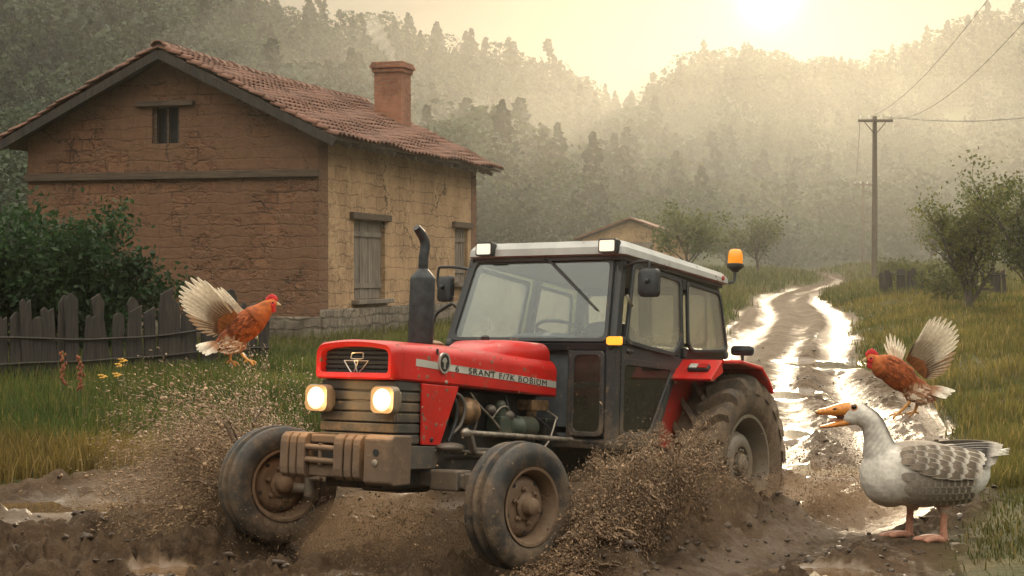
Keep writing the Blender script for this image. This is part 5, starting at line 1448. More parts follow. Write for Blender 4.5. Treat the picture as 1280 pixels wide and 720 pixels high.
# ------------------------------------------------------------------ birds
def remeshed(mb, name, m, parent, vox=.007, smooth=6):
    o = mb.build(name, m, parent)
    md = o.modifiers.new('skin', 'REMESH'); md.mode = 'VOXEL'; md.voxel_size = vox; md.use_smooth_shade = True
    sm = o.modifiers.new('soft', 'SMOOTH'); sm.factor = .6; sm.iterations = smooth
    # bake, so that the body is one plain continuous mesh
    bpy.context.view_layer.update()
    me = bpy.data.meshes.new_from_object(o.evaluated_get(bpy.context.evaluated_depsgraph_get()))
    old = o.data; o.modifiers.clear(); o.data = me; bpy.data.meshes.remove(old); me.name = name
    return o
def vcol(o, fn):
    me = o.data; n = len(me.vertices)
    co = np.empty(n * 3, np.float32); me.vertices.foreach_get('co', co); co = co.reshape(-1, 3)
    no = np.empty(n * 3, np.float32); me.vertices.foreach_get('normal', no); no = no.reshape(-1, 3)
    c = fn(co, no)
    at = me.color_attributes.new('Col', 'FLOAT_COLOR', 'POINT')
    at.data.foreach_set('color', np.concatenate([c, np.ones((n, 1))], 1).astype(np.float32).ravel())
def feather(mb, base, tip, nrm, W, c_base, c_tip, c_edge=None, split=.5, soft=.15, bend=.0, pw=.55, shaft=None, jitter=.06):
    """one vane: tapered, slightly cupped, coloured from quill to tip"""
    base = np.asarray(base, float); tip = np.asarray(tip, float); nrm = unit(nrm)
    d = tip - base; L = np.linalg.norm(d); t = d / L; sd = unit(np.cross(t, nrm)); nrm = np.cross(sd, t)
    K = 9; V = []; C = []
    b = random.uniform(1 - jitter, 1 + jitter)
    for i in range(K):
        k = i / (K - 1)
        w = W * (math.sin(PI * min(1, .12 + .80 * k ** pw)) ** .7) * (1 if k < .98 else .55)
        cen = base + d * k + nrm * bend * L * math.sin(PI * k)
        f = float(sstep(split - soft, split + soft, np.array(k)))
        col = (np.array(c_base) * (1 - f) + np.array(c_tip) * f) * b
        for u in (-1, -.78, 0, .78, 1):
            V.append(cen + sd * w * u + nrm * (.10 * w * (1 - u * u)))
            if c_edge is not None and (abs(u) == 1 or k > .86): C.append(np.array(c_edge) * b)
            elif u == 0 and shaft is not None: C.append(np.array(shaft))
            else: C.append(col * (.9 if u < 0 else 1.05))
    F = []
    for i in range(K - 1):
        for j in range(4):
            F.append((i * 5 + j, i * 5 + j + 1, i * 5 + j + 6, i * 5 + j + 5))
    mb.add(np.array(V), F, np.array(C))
M_FEATH = attr_mat('feather', .65, .16, 60, trans=.22, bump=.25, bs=260)
M_PLUM = attr_mat('plumage', .75, .14, 45, bump=.25, bs=160)
M_EYE = simple('bird_eye', (.012, .009, .008), .08, var=0)
M_COMB = simple('red_comb', (.52, .018, .018), .55, var=.3, vs=60, bump=.3, bs=160, bd=.002)
M_YLEG = simple('yellow_leg', (.52, .24, .06), .5, var=.25, vs=80, bump=.3, bs=220, bd=.001)
M_HORN = simple('beak_horn', (.45, .32, .16), .4)
M_ORANGE = simple('orange_beak', (.62, .23, .04), .38, var=.25, vs=50)
M_MOUTH = simple('mouth_dark', (.05, .014, .011), .95)
M_PINK = simple('pink_leg', (.42, .20, .13), .5, var=.22, vs=60, bump=.35, bs=240, bd=.001)

def ell_dir(mb, c, rad, ang, n=20, m=14):
    """ellipsoid tilted in the side plane by ang degrees"""
    a = R(ang); rot = np.array([[math.cos(a), 0, -math.sin(a)], [0, 1, 0], [math.sin(a), 0, math.cos(a)]])
    mb.ell(c, rad, n, m, rot)

def make_hen(label, cx, cy, Y, S, sc, ox, oy, body, head, wing, farwing, tail, legs, flip):
    """S converts the study drawing's units (sc per photo pixel, origin ox, oy) to metres"""
    mpp = Y / FPX
    def P(x, y, d=0.0): return V3((ox + x / sc - cx) * mpp, d, (cy - (oy + y / sc)) * mpp)
    u = mpp / sc
    r = thing('hen', label, 'hen', tuple(world(cx, cy, Y)), 0, 'hens flapping in the air')
    b = MB()
    (bx, by, bl, bh, ba) = body
    bd = bh * .82
    ell_dir(b, P(bx, by), (bl * u, bd * u, bh * u), ba)
    hx, hy = head
    sgn = 1 if flip else -1
    nk = [P(bx + sgn * bl * .35, by - bl * .30), P(hx - sgn * 62, hy + 58), P(hx - sgn * 25, hy + 18), P(hx, hy)]
    b.tube(spline(nk, 12), list(np.interp(np.linspace(0, 1, 12), [0, .35, .7, 1], [bh * .92 * u, 66 * u, 42 * u, 30 * u])), 16)
    b.ell(P(hx + sgn * 4, hy), (36 * u, 28 * u, 30 * u), 14, 10)
    fx, fy, fl, fh = wing['fluff']
    ell_dir(b, P(fx, fy), (fl * u, bd * .85 * u, fh * u), ba * .35)
    tx, ty = tail[0]
    b.tube([P(bx - sgn * bl * .5, by + bl * .40), P((bx - sgn * bl * .5 + tx) / 2, (by + bl * .4 + ty) / 2), P(tx, ty)], [bh * .7 * u, bh * .55 * u, bh * .2 * u], 14)
    for (l0, l1, dd) in legs:
        b.tube([P(fx + (l0[0] - fx) * .3, fy, dd * .6), P(l0[0], l0[1] - 20, dd)], [fh * .75 * u, 16 * u], 12)
    bo = remeshed(b, 'body', M_PLUM, r, vox=.0062)
    h0 = P(hx, hy); f0 = P(fx, fy)
    def colr(co, no):
        x, y, z = co.T
        base = np.tile(np.array([.25, .058, .012]), (len(co), 1))
        st = vnoise(x * 55 + 9, z * 55 + y * 30)
        base = base * (.55 + .9 * st)[:, None]
        dh = np.linalg.norm(co - h0, axis=1); k = sstep(.16, .03, dh)[:, None]
        base = base * (1 - k) + np.array([.38, .10, .022]) * k * (.7 + .6 * st[:, None])
        df = np.sqrt(((x - f0[0]) / (fl * u * 1.15)) ** 2 + ((z - f0[2]) / (fh * u * 1.25)) ** 2); k = sstep(1.15, .75, df)[:, None]
        pale = np.where((vnoise(x * 90 + 4, z * 46 + y * 20) > .5)[:, None], np.array([.46, .30, .19]), np.array([.23, .10, .05]))
        base = base * (1 - k) + pale * k
        dn = sstep(.3, 1, -no[:, 2])[:, None]
        return np.clip(base, .01, .9)
    vcol(bo, colr)
    # body contour feathers, small and overlapping
    for side in (-1, 1):
      cf = MB()
      for i in range(110 if side < 0 else 60):
          a = random.uniform(0, 2 * PI); rr = math.sqrt(random.random()) * .93
          lx, lz = rr * math.cos(a), rr * math.sin(a); ly = side * math.sqrt(max(0.02, 1 - lx * lx - lz * lz))
          aa = R(ba); X = lx * bl * u; Z = lz * bh * u
          p = P(bx, by) + V3(X * math.cos(aa) - Z * math.sin(aa), ly * bd * u, X * math.sin(aa) + Z * math.cos(aa))
          n = unit(V3(lx / bl * bh, ly * 1.2, lz)); n = unit(V3(n[0] * math.cos(aa) - n[2] * math.sin(aa), n[1], n[0] * math.sin(aa) + n[2] * math.cos(aa)))
          dr = unit(V3(-sgn * math.cos(aa), 0, -sgn * math.sin(aa)) + V3(random.gauss(0, .15), 0, random.gauss(0, .15) - .1)); dr = unit(dr - n * dr.dot(n))
          L = random.uniform(24, 38) * u; c = np.array((.28, .068, .015)) * random.uniform(.45, 1.5)
          feather(cf, p + n * .001, p + dr * L + n * .006, n, L * .26, c, c * 1.15, split=.6)
      cf.build('contour_feathers', M_FEATH, bo, smooth=60, col=True, recalc=False)
    # wings
    WHITE = (.80, .74, .62); CREAM = (.62, .50, .36); BROWN = (.13, .055, .024); GREY = (.085, .07, .066); RUST = (.22, .075, .022)
    def mk_wing(wd, near):
        sd_ = -1 if near else 1
        m = MB(); tips = wd['tips']; n = len(tips); r0, r1 = wd['root']
        D0 = sd_ * bd * u * .78
        prim = spline(np.array([(t[0], t[1], 0) for t in tips]), max(n + 4, 17) if near else n + 2)
        N = len(prim)
        for i in range(N):
            k = i / (N - 1)
            ra = P(r0[0] + (r1[0] - r0[0]) * k, r0[1] + (r1[1] - r0[1]) * k, D0)
            tp = P(prim[i][0], prim[i][1]); 
            L = np.linalg.norm(tp - ra * V3(1, 0, 1)) if True else 0
            out = D0 + sd_ * (.28 * L + .0025 * (N - i))
            tp = V3(tp[0], out, tp[2]); ra = ra + V3(0, sd_ * .002 * (N - i) / 2, 0)
            white = k < wd.get('white', 2)
            cb, ct = (BROWN, WHITE) if white else ((GREY if i % 2 else BROWN), (.20, .12, .075))
            if not near: cb, ct = CREAM, WHITE
            nn = V3(.12, sd_, .1)
            feather(m, ra, tp, nn, L * (.062 if white else .075), cb, ct, c_edge=None if white else (.36, .24, .15), split=.44 if white else .8, soft=.14, bend=.035, pw=.85, shaft=(.5, .4, .28))
        # coverts over the quills
        for row, (f0_, f1_, w_, c0, c1) in enumerate(((.05, .50, .085, GREY, (.15, .11, .09)), (.0, .36, .085, BROWN, (.14, .06, .03)), (-.02, .22, .09, RUST, (.30, .10, .03)))):
            if not near: c0, c1 = CREAM, (.70, .60, .46)
            for i in range(N):
                k = (i + .5 * (row % 2)) / N
                q = prim[min(N - 1, i)]
                ra = P(r0[0] + (r1[0] - r0[0]) * k, r0[1] + (r1[1] - r0[1]) * k, D0); tp = P(q[0], q[1]); L = np.linalg.norm(tp - ra * V3(1, 0, 1)); dv = V3(tp[0] - ra[0], sd_ * .28 * L, tp[2] - ra[2])
                off = V3(0, sd_ * (.006 + .005 * row), 0)
                cc0 = np.array(c0) * random.uniform(.7, 1.3)
                feather(m, ra + dv * f0_ + off, ra + dv * (f1_ * random.uniform(.9, 1.08)) + off * 1.4, V3(.1, sd_, .1), L * w_ * .8, cc0, c1, split=.7, bend=.05, pw=.7)
        m.build('wing', M_FEATH, r, smooth=60, col=True, recalc=False)
    mk_wing(wing, True)
    mk_wing(farwing, False)
    m = MB()
    tb = tail[0]
    for i, t in enumerate(tail[1:]):
        for s in (-1, 1):
            dd = s * (.006 + .012 * i)
            feather(m, P(tb[0] + sgn * 40, tb[1] - 8, dd * .4), P(t[0], t[1], dd * 2), V3(.1, -1 if s < 0 else 1, .4), 20 * u, (.34, .17, .085), WHITE, split=.55, soft=.25, bend=.03, pw=.8)
    # thigh fluff
    for i in range(150):
        a = random.uniform(0, 2 * PI); rr = random.random() ** .5; s = random.choice((-1, -1, 1))
        x = fx + rr * math.cos(a) * fl * .98; y = fy + rr * math.sin(a) * fh * .98
        d = s * bd * .85 * u * math.sqrt(max(.03, 1 - rr * rr)); p = P(x, y, d)
        L = random.uniform(26, 44) * u; c = np.array(random.choice(((.52, .36, .25), (.26, .11, .055), (.36, .19, .10), (.62, .50, .38))))
        dr = V3(-sgn * 1.0, s * .15, -.35 + random.gauss(0, .25))
        feather(m, p, p + unit(dr) * L + V3(0, s * .008, 0), V3(0, s, .2), L * .22, c, c * 1.3, split=.7)
    m.build('tail', M_FEATH, r, smooth=60, col=True, recalc=False)
    # head furniture
    m = MB()
    for i, (dx, dy, rr) in enumerate(((-28, -22, 15), (-14, -34, 17), (2, -40, 18), (18, -36, 16), (30, -26, 13))):
        m.ell(P(hx + sgn * dx, hy + dy), (rr * u * .8, 7 * u, rr * u * 1.25), 10, 8)
    m.ell(P(hx + sgn * 4, hy - 22), (34 * u, 8 * u, 12 * u), 12, 8)
    remeshed(m, 'comb', M_COMB, r, .0022, 3)
    m = MB()
    for s in (-1, 1):
        m.ell(P(hx + sgn * 12, hy + 38, s * 12 * u), (17 * u, 7 * u, 24 * u), 12, 8); m.ell(P(hx + sgn * 8, hy + 8, s * 23 * u), (22 * u, 8 * u, 20 * u), 12, 8)
    remeshed(m, 'wattle', M_COMB, r, .0024, 3)
    m = MB(); bx0 = hx + sgn * 34
    m.loft([np.array([P(bx0, hy + 4 + dy, dz * u) for dy, dz in ((-14, 0), (-6, 11), (8, 11), (12, 0), (8, -11), (-6, -11))]), np.array([P(bx0 + sgn * 14, hy + 5 + dy, dz * u) for dy, dz in ((-9, 0), (-4, 7), (6, 7), (8, 0), (6, -7), (-4, -7))]),
            np.array([P(bx0 + sgn * 27, hy + 12 + dy, dz * u) for dy, dz in ((-2, 0), (-1, 1.5), (1, 1.5), (2, 0), (1, -1.5), (-1, -1.5))])]); m.build('beak', M_HORN, r, smooth=50)
    for s in (-1, 1): MB().ell(P(hx + sgn * 12, hy - 4, s * 29 * u), (6.5 * u, 4 * u, 6.5 * u), 10, 8).build('eye', M_EYE, r, smooth=80)
    for (l0, l1, dd) in legs:
        m = MB(); kx = P(l0[0], l0[1] - 12, dd); ft = P(l1[0], l1[1], dd)
        m.tube(spline([kx, (kx * .5 + ft * .5) + V3(-sgn * .004, 0, 0), ft], 8), np.linspace(11, 8, 8) * u, 9)
        vd = unit(ft - kx)
        for (ax_, ay_, dz_, ln) in ((.95, -.35, 0, 50), (.70, -.62, -.45, 46), (.55, -.85, .45, 44), (-.75, -.35, 0, 26)):
            d = unit(V3(sgn * ax_, dz_, ay_ * .8)); e = ft + d * ln * u
            m.tube(spline([ft, ft + d * ln * u * .55 + V3(0, 0, .004), e, e + V3(sgn * .002, 0, -.006)], 9), np.array([8, 7.5, 7, 6.6, 6.2, 6, 5, 3.4, 1.2]) * u, 7)
        m.build('leg', M_YLEG, r, smooth=60)
    return r
make_hen('russet hen flying over the left splash, one white tipped wing raised, beak to the right', 300, 405, 9.7, 1, 5.14, 220, 330, (452, 395, 160, 96, 38), (614, 252),
         dict(root=((395, 335), (300, 440)), tips=[(218, 104), (160, 82), (110, 102), (70, 140), (58, 182), (55, 222), (68, 260), (82, 300), (104, 345), (130, 382), (160, 420), (200, 450), (250, 466)], white=.58, fluff=(375, 520, 82, 58)),
         dict(root=((420, 322), (380, 350)), tips=[(262, 150), (225, 160), (205, 185)]), [(255, 520), (130, 530), (140, 548), (160, 560), (185, 572), (150, 520), (215, 580)],
         [((345, 590), (345, 628), .03), ((425, 585), (470, 618), -.03)], True)
make_hen('russet hen with both wings raised flying above the goose, beak to the left', 1133, 460, 10.9, 1, 4.8, 1060, 380, (292, 418, 152, 88, -38), (143, 328),
         dict(root=((345, 335), (440, 440)), tips=[(450, 84), (490, 68), (530, 78), (572, 94), (602, 124), (616, 162), (622, 205), (614, 250), (606, 300), (592, 345), (575, 382), (548, 412), (520, 432), (490, 450)], white=.55, fluff=(415, 540, 86, 56)),
         dict(root=((275, 335), (330, 350)), tips=[(238, 240), (262, 182), (300, 188), (332, 214), (352, 236), (368, 262)]), [(500, 520), (622, 525), (612, 540), (600, 508), (580, 548), (618, 515), (560, 556)],
         [((365, 595), (295, 655), -.03), ((425, 600), (405, 650), .03)], False)

def make_goose():
    Y = 10.4; cx, cy = 1150, 600; mpp = Y / FPX
    def P(x, y, d=0.0): return V3((x - cx) * mpp, d * mpp, (cy - y) * mpp)
    r = thing('goose', 'grey and white goose honking with open orange beak on the muddy bank', 'goose', tuple(world(cx, cy, Y)))
    b = MB()
    ell_dir(b, P(1148, 592), (72 * mpp, 41 * mpp, 42 * mpp), -2)
    ell_dir(b, P(1112, 594), (38 * mpp, 36 * mpp, 40 * mpp), 0)
    ell_dir(b, P(1186, 592), (52 * mpp, 36 * mpp, 37 * mpp), 6)
    b.tube(spline([P(1114, 596), P(1101, 567), P(1096, 546), P(1089, 528), P(1075, 517)], 18), np.interp(np.linspace(0, 1, 18), [0, .25, .5, .75, 1], [34, 22.5, 16.5, 14.5, 13.5]) * mpp, 20)
    ell_dir(b, P(1070, 516), (19 * mpp, 12.5 * mpp, 14.0 * mpp), -8)
    ell_dir(b, P(1064, 521), (13 * mpp, 11.5 * mpp, 10.5 * mpp), 0)
    b.tube([P(1205, 590), P(1228, 577), P(1246, 566)], [24 * mpp, 13 * mpp, 5 * mpp], 14)
    b.tube([P(1143, 618, 12), P(1144, 640, 12)], [15 * mpp, 6.5 * mpp], 12); b.tube([P(1178, 618, -12), P(1178, 642, -12)], [15 * mpp, 6.5 * mpp], 12)
    bo = remeshed(b, 'body', M_PLUM, r, vox=.0075, smooth=7)
    def colr(co, no):
        x = co[:, 0] / mpp + cx; y = cy - co[:, 2] / mpp; d = co[:, 1] / mpp
        st = vnoise(x * .12 + 5, y * .2 + d * .1); fine = vnoise(x * 1.7, y * .5 + d)
        c = np.tile(np.array([.60, .56, .50]), (len(co), 1)) * (.82 + .32 * st)[:, None]
        # greyer breast and back
        k = (sstep(1118, 1160, x) * sstep(552, 566, y) * .75)[:, None]; c = c * (1 - k) + np.array([.30, .25, .20]) * (.7 + .6 * fine)[:, None] * k
        k = (sstep(575, 552, y) * sstep(1112, 1124, x) * .8)[:, None]; c = c * (1 - k) + np.array([.22, .17, .125]) * (.7 + .6 * fine)[:, None] * k
        # dark stripe down the nape
        nx = np.interp(y, [500, 506, 515, 530, 545, 560, 572], [1076, 1086, 1096, 1104, 1111, 1117, 1122])
        k = (np.exp(-((x - nx + 1) / 5.5) ** 2) * np.exp(-(d / 11) ** 2) * sstep(498, 508, y) * sstep(574, 562, y))[:, None]; k = np.clip(k * 1.6, 0, .95)
        c = c * (1 - k) + np.array([.05, .042, .036]) * k
        # furrowed neck feathers
        fr = (np.sin((x * .8 + y * .55) * 1.2) * .5 + .5) * sstep(1108, 1090, x) * sstep(525, 535, y) * sstep(580, 560, y)
        c = c * (1 - .22 * fr)[:, None]
        # white stern
        k = sstep(1203, 1218, x)[:, None]; c = c * (1 - k) + np.array([.74, .71, .66]) * k
        # warmer, darker tone towards the belly
        k = (sstep(612, 636, y) * .55)[:, None]; c = c * (1 - k) + np.array([.36, .25, .17]) * k
        return np.clip(c, .01, .9)
    vcol(bo, colr)
    # folded wing and barred flank as overlapping feathers
    def surf(x, y, s, k=1.05):
        e = 1 - ((x - 1160) / 86) ** 2 - ((y - 592) / 43.5) ** 2
        d = 40.5 * math.sqrt(max(e, .02)) * k
        n = unit(V3((x - 1160) / 86 ** 2, s * d / 41 ** 2, -(y - 592) / 43.5 ** 2))
        return P(x, y, s * d), n
    GB = (.23, .178, .132); DK = (.055, .047, .042); PALE = (.62, .56, .48)
    for s in (-1, 1):
        m = MB()
        # flank bars, rear rows first
        for row, yy in enumerate((622, 614, 606, 598, 591)):
            for x in range(1200, 1132, -8):
                xx = x + (row % 2) * 4 - (row * 2) - 4
                p, n = surf(xx, yy, s, 1.03 + .003 * (1198 - x) / 9)
                dr = V3(1, 0, -.10 - .012 * (yy - 600) + .0) ; dr = unit(dr - n * dr.dot(n))
                k = np.clip((xx - 1132) / 40, 0, 1)
                c0 = np.array((.34, .29, .24)) * (1 - k) + np.array((.21, .168, .13)) * k
                feather(m, p - dr * .03, p + dr * 17 * mpp + n * .004, n, 5.6 * mpp, c0, c0 * .8, c_edge=np.array((.44, .39, .33)) * (1 - k) + np.array((.60, .54, .46)) * k, split=.5, bend=.05, pw=.75)
        m.build('flank_feathers', M_FEATH, bo, smooth=60, col=True, recalc=False)
        m = MB()
        def wp(x, y, k):
            p, n = surf(min(x, 1228), y, s, k); return p, n
        # long flight feathers to the tail
        for i in range(9):
            y0 = 582 - i * 3.0; p, n = surf(1170, y0, s, 1.10); q = P(1238 + i * 1.6, 576 - i * 2.6, s * (22 - i * 1.5))
            feather(m, p, q, V3(0, s, .35), 5.2 * mpp, (.07, .06, .052), (.05, .043, .038), c_edge=(.55, .50, .44), split=.5, bend=.02, pw=.9)
        for row, (xs, x1, L, W, ya, yb) in enumerate(((1182, 1192, 34, 8.5, 584, 562), (1168, 1178, 27, 8.0, 586, 560), (1154, 1163, 24, 7.6, 585, 559), (1142, 1148, 22, 7.0, 582, 558), (1131, 1135, 20, 6.4, 577, 559), (1122, 1125, 17, 5.8, 572, 560))):
            n_ = 6 if row < 4 else 4
            for i in range(n_):
                k = i / (n_ - 1); y = ya + (yb - ya) * k; x = xs + (x1 - xs) * k + 2 * math.sin(i * 2.1)
                p, n = surf(x, y, s, 1.09 + .016 * row); dr = V3(1, 0, -.18 + .14 * k); dr = unit(dr - n * dr.dot(n))
                c0 = np.array(GB) * random.uniform(.85, 1.2)
                feather(m, p - dr * .02, p + dr * L * mpp + n * .006, n, W * mpp * .86, c0, c0 * .62, c_edge=np.array(PALE) * (1 - .08 * row), split=.55, bend=.05, pw=.8)
        m.build('wing', M_FEATH, r, smooth=60, col=True, recalc=False)
    m = MB()
    for i in range(9):
        a = (i - 4) / 4
        feather(m, P(1220, 574, a * 10), P(1262 - abs(a) * 8, 560 + abs(a) * 5, a * 26), V3(0, .1, 1), 7 * mpp, (.35, .31, .27), (.76, .73, .68), split=.45, bend=.03, pw=.85)
    m.build('tail', M_FEATH, r, smooth=60, col=True, recalc=False)
    # beak, open
    def ring(x, yt, yb, w, n=10):
        a = np.linspace(0, 2 * PI, n, endpoint=False); return np.array([P(x, (yt + yb) / 2 - (yb - yt) / 2 * math.sin(t), w * math.cos(t)) for t in a])
    m = MB(); m.loft([ring(1061, 501.5, 521.5, 9.8), ring(1052, 502.5, 521, 8.8), ring(1042, 506, 520, 7.6), ring(1031, 509.5, 518.5, 6.6), ring(1024, 511, 518.5, 5.2), ring(1019.5, 513, 517.5, 2.6)]); ub = m.build('upper_beak', M_ORANGE, r, smooth=60)
    m = MB(); m.ell(P(1020.5, 514.6), (2.6 * mpp, 3.6 * mpp, 2.2 * mpp), 10, 8); m.build('beak_nail', M_HORN, ub, smooth=60)
    for s in (-1, 1): MB().ell(P(1042, 510.5, s * 6.6), (3 * mpp, 1.2 * mpp, 1.3 * mpp), 8, 6).build('nostril', M_MOUTH, ub, smooth=60)
    m = MB(); m.loft([ring(1063, 520, 531, 8.4), ring(1054, 523.5, 533, 7.6), ring(1044, 527, 534, 6.4), ring(1032, 530.5, 535, 5.2), ring(1025, 532, 535, 2.8)]); m.build('lower_beak', M_ORANGE, r, smooth=60)
    m = MB(); m.loft([ring(1060, 514, 527, 7.4), ring(1053, 516, 524.5, 6.4), ring(1046, 518, 524.5, 5.0)]); m.build('mouth', M_MOUTH, r, smooth=60)
    m = MB(); m.tube(spline([P(1056, 525), P(1046, 524), P(1036, 527)], 8), np.array([3.6, 3.6, 3.4, 3.2, 2.8, 2.4, 1.8, .8]) * mpp, 8); m.build('tongue', M_PINK, r, smooth=60)
    for s in (-1, 1):
        e = MB(); e.ell(P(1065, 508, s * 11.2), (3.2 * mpp, 1.8 * mpp, 3.0 * mpp), 14, 10); eo = e.build('eye', M_EYE, r, smooth=80)
        e = MB(); e.lathe([(3.1 * mpp, 0), (4.3 * mpp, .002), (4.3 * mpp, -.004)], P(1065, 508, s * 11.4), (0, s, 0), 16); e.build('eye_ring', M_ORANGE, eo, smooth=60)
    # legs with webbed feet set down on the mud
    for (kx, ky, fx, dd) in ((1143, 636, 1140, 15), (1178, 638, 1176, -14)):
        wp_ = world(cx, cy, Y); wx = wp_[0] + (fx - cx) * mpp; wy = wp_[1] + dd * mpp
        gzz = gz(wx, wy) - wp_[2] + .012
        foot = V3((fx - cx) * mpp, dd * mpp, gzz)
        m = MB(); m.tube(spline([P(kx, ky - 8, dd), P(kx - 2, ky + 12, dd), foot + V3(0, 0, .01)], 10), np.array([9, 6.8, 5.2, 4.7, 4.5, 4.4, 4.4, 4.5, 4.9, 5.4]) * mpp, 12)
        toes = []
        for a, ln in ((-.52, 29), (-.02, 35), (.46, 28)):
            d = V3(-math.cos(a), math.sin(a), 0); e = foot + d * ln * mpp; e[2] = gz(wp_[0] + e[0], wp_[1] + e[1]) - wp_[2] + .006
            k_ = foot * .55 + e * .45 + V3(0, 0, .012); toes.append((k_, e))
            m.tube(spline([foot, k_, e, e + d * .012 + V3(0, 0, -.006)], 10), np.array([5.2, 4.8, 4.4, 4.2, 4, 3.8, 3.4, 3, 2, .8]) * mpp, 8)
        bt = foot + V3(.032, 0, -.002); m.tube([foot + V3(0, 0, .012), bt], [3.2 * mpp, 1.4 * mpp], 7)
        lg = m.build('leg', M_PINK, r, smooth=60)
        w = MB(); V = [foot + V3(0, 0, .004)] + [q for t in toes for q in t]
        for i in (0, 1):
            k0, e0 = toes[i]; k1, e1 = toes[i + 1]; md = (e0 + e1) / 2 + (foot - (e0 + e1) / 2) * .16
            top = [foot, k0, e0, md, e1, k1]; top = np.array(top); w.loft([top + V3(0, 0, .0035), top + V3(0, 0, -.003)])
        w.build('web', M_PINK, lg, smooth=40)
    return r
make_goose()
# ------------------------------------------------------------------ mud flung up by the wheels
def spray_mat():
    t = NT('flung_mud')
    a = t.n('VertexColor', layer_name='Col')
    b = t.bsdf(a.outputs['Color'], .55, 0)
    return t.m
M_SPRAY = spray_mat()
def arcs(n, origin, vel, per, jit0, jitg, T, name, label, size, col, grav=9.81, smin=.0022, stretch=(1.2, 4.5), floor=True):
    """ballistic strands: origin() and vel() give one strand's start and launch"""
    Ps, Ds, Ss = [], [], []
    for i in range(n):
        o = origin(); v = vel(o)
        k = max(6, int(per * RNG.uniform(.3, 1.6)))
        t = T(v) * RNG.random(k) ** .85
        spread = jit0 + jitg * t
        p = o + np.outer(t, v) + RNG.normal(0, 1, (k, 3)) * spread[:, None]
        p[:, 2] -= .5 * grav * t * t
        d = v[None] - np.outer(t * grav, V3(0, 0, 1)) + RNG.normal(0, .5, (k, 3))
        Ps.append(p); Ds.append(d); q_ = RNG.random(k); Ss.append(np.where(RNG.random(k) < .05, smin + 1.5 * size * q_ ** 1.5, smin + .45 * size * q_ ** 3.0))
    P = np.concatenate(Ps); D = np.concatenate(Ds); S = np.concatenate(Ss)
    if floor:
        z = ground(P[:, 0], P[:, 1])[0]; k = P[:, 2] > z - .01
        P, D, S = P[k], D[k], S[k]
    n = len(P)
    f = RNG.random(n)[:, None] ** 1.3
    c = (np.array(col[0]) * (1 - f) + np.array(col[1]) * f) * RNG.uniform(.75, 1.25, (n, 1))
    st = RNG.uniform(*stretch, n) * np.where(S > .007, .35, 1.5); st = np.maximum(st, 1.0)
    o = scatter_oct(P, S, M_SPRAY, name, st, D, c)
    tag(o, label, 'mud', kind='stuff')
    return n
BR = ((.075, .043, .022), (.30, .185, .098)); TAN_LIT = ((.13, .078, .041), (.42, .285, .165))  # second pair is the same mud paler, front light put into its colour
def loc2w(f, l, u): return TO + TM @ V3(f, l, u)
# A: fan thrown left and back by the far front wheel
def oA():
    k = RNG.random(); return loc2w(.15 - .75 * k, -1.02 - .35 * RNG.random(), .02 + .30 * RNG.random())
def vA(o):
    s = RNG.uniform(1.6, 5.0)
    return unit(V3(-.52 + RNG.normal(0, .28), .50 + RNG.normal(0, .3), RNG.uniform(.15, 1.25))) * s
arcs(640, oA, vA, 230, .010, .15, lambda v: RNG.uniform(.10, .50), 'mud_splash', 'fan of tan mud flung left by the far front wheel', .012, TAN_LIT, smin=.0018, stretch=(1.2, 3.2))
# B: curtain between the near front wheel and the rear wheel
hx = np.array([.0, .3, .62, .95, 1.25, 1.6, 2.0, 2.4, 2.8, 3.3, 3.9]); hh = np.array([.12, .24, .46, .56, .46, .28, .17, .13, .12, .14, .12])
def oB():
    u = (1.38 * RNG.random() ** .9 + .08) if RNG.random() < .86 else RNG.uniform(1.5, 3.2); l = .93 + .40 * RNG.random()
    p = loc2w(-u, l, -.02); p[2] = gz(p[0], p[1]) - .02; return p
def vB(o):
    q = TM.T @ (o - TO); h = np.interp(-q[0], hx, hh) * RNG.uniform(.06, 1.0) ** 1.3
    vz = math.sqrt(2 * 9.81 * max(h, .02))
    d = TM @ V3(RNG.normal(.22, .40), RNG.normal(.12, .22), 0)
    return V3(d[0] * 1.1, d[1] * 1.1, vz)
arcs(900, oB, vB, 190, .009, .085, lambda v: 1.7 * v[2] / 9.81, 'mud_splash', 'dense brown curtain of mud flung up between near front and rear wheels', .012, BR, smin=.0011, stretch=(1, 2.8))
def oB2():
    u = RNG.uniform(.5, 1.4); p = loc2w(-u, RNG.uniform(.95, 1.3), .02); p[2] = gz(p[0], p[1]); return p
def vB2(o):
    q = TM.T @ (o - TO); h = np.interp(-q[0], hx, hh) * RNG.uniform(.8, 1.25)
    return V3(RNG.normal(0, .45) + .15, RNG.normal(-.1, .3), math.sqrt(2 * 9.81 * h))
arcs(150, oB2, vB2, 120, .004, .03, lambda v: 1.5 * v[2] / 9.81, 'mud_splash', 'bright strands of wet mud leaping before the rear wheel', .005, TAN_LIT, stretch=(1.5, 6), smin=.0012)
# C: fine drops under the nose between the front wheels
def oC():
    p = loc2w(RNG.uniform(-.8, .35), RNG.uniform(-.8, .55), 0); p[2] = gz(p[0], p[1]); return p
def vC(o): return V3(RNG.normal(-.1, .5), RNG.normal(.0, .5), math.sqrt(2 * 9.81 * RNG.uniform(.03, .34)))
arcs(230, oC, vC, 70, .02, .12, lambda v: 1.8 * v[2] / 9.81, 'mud_splash', 'fine brown drops leaping under the front axle', .007, BR, stretch=(1, 2.5), smin=.0016)
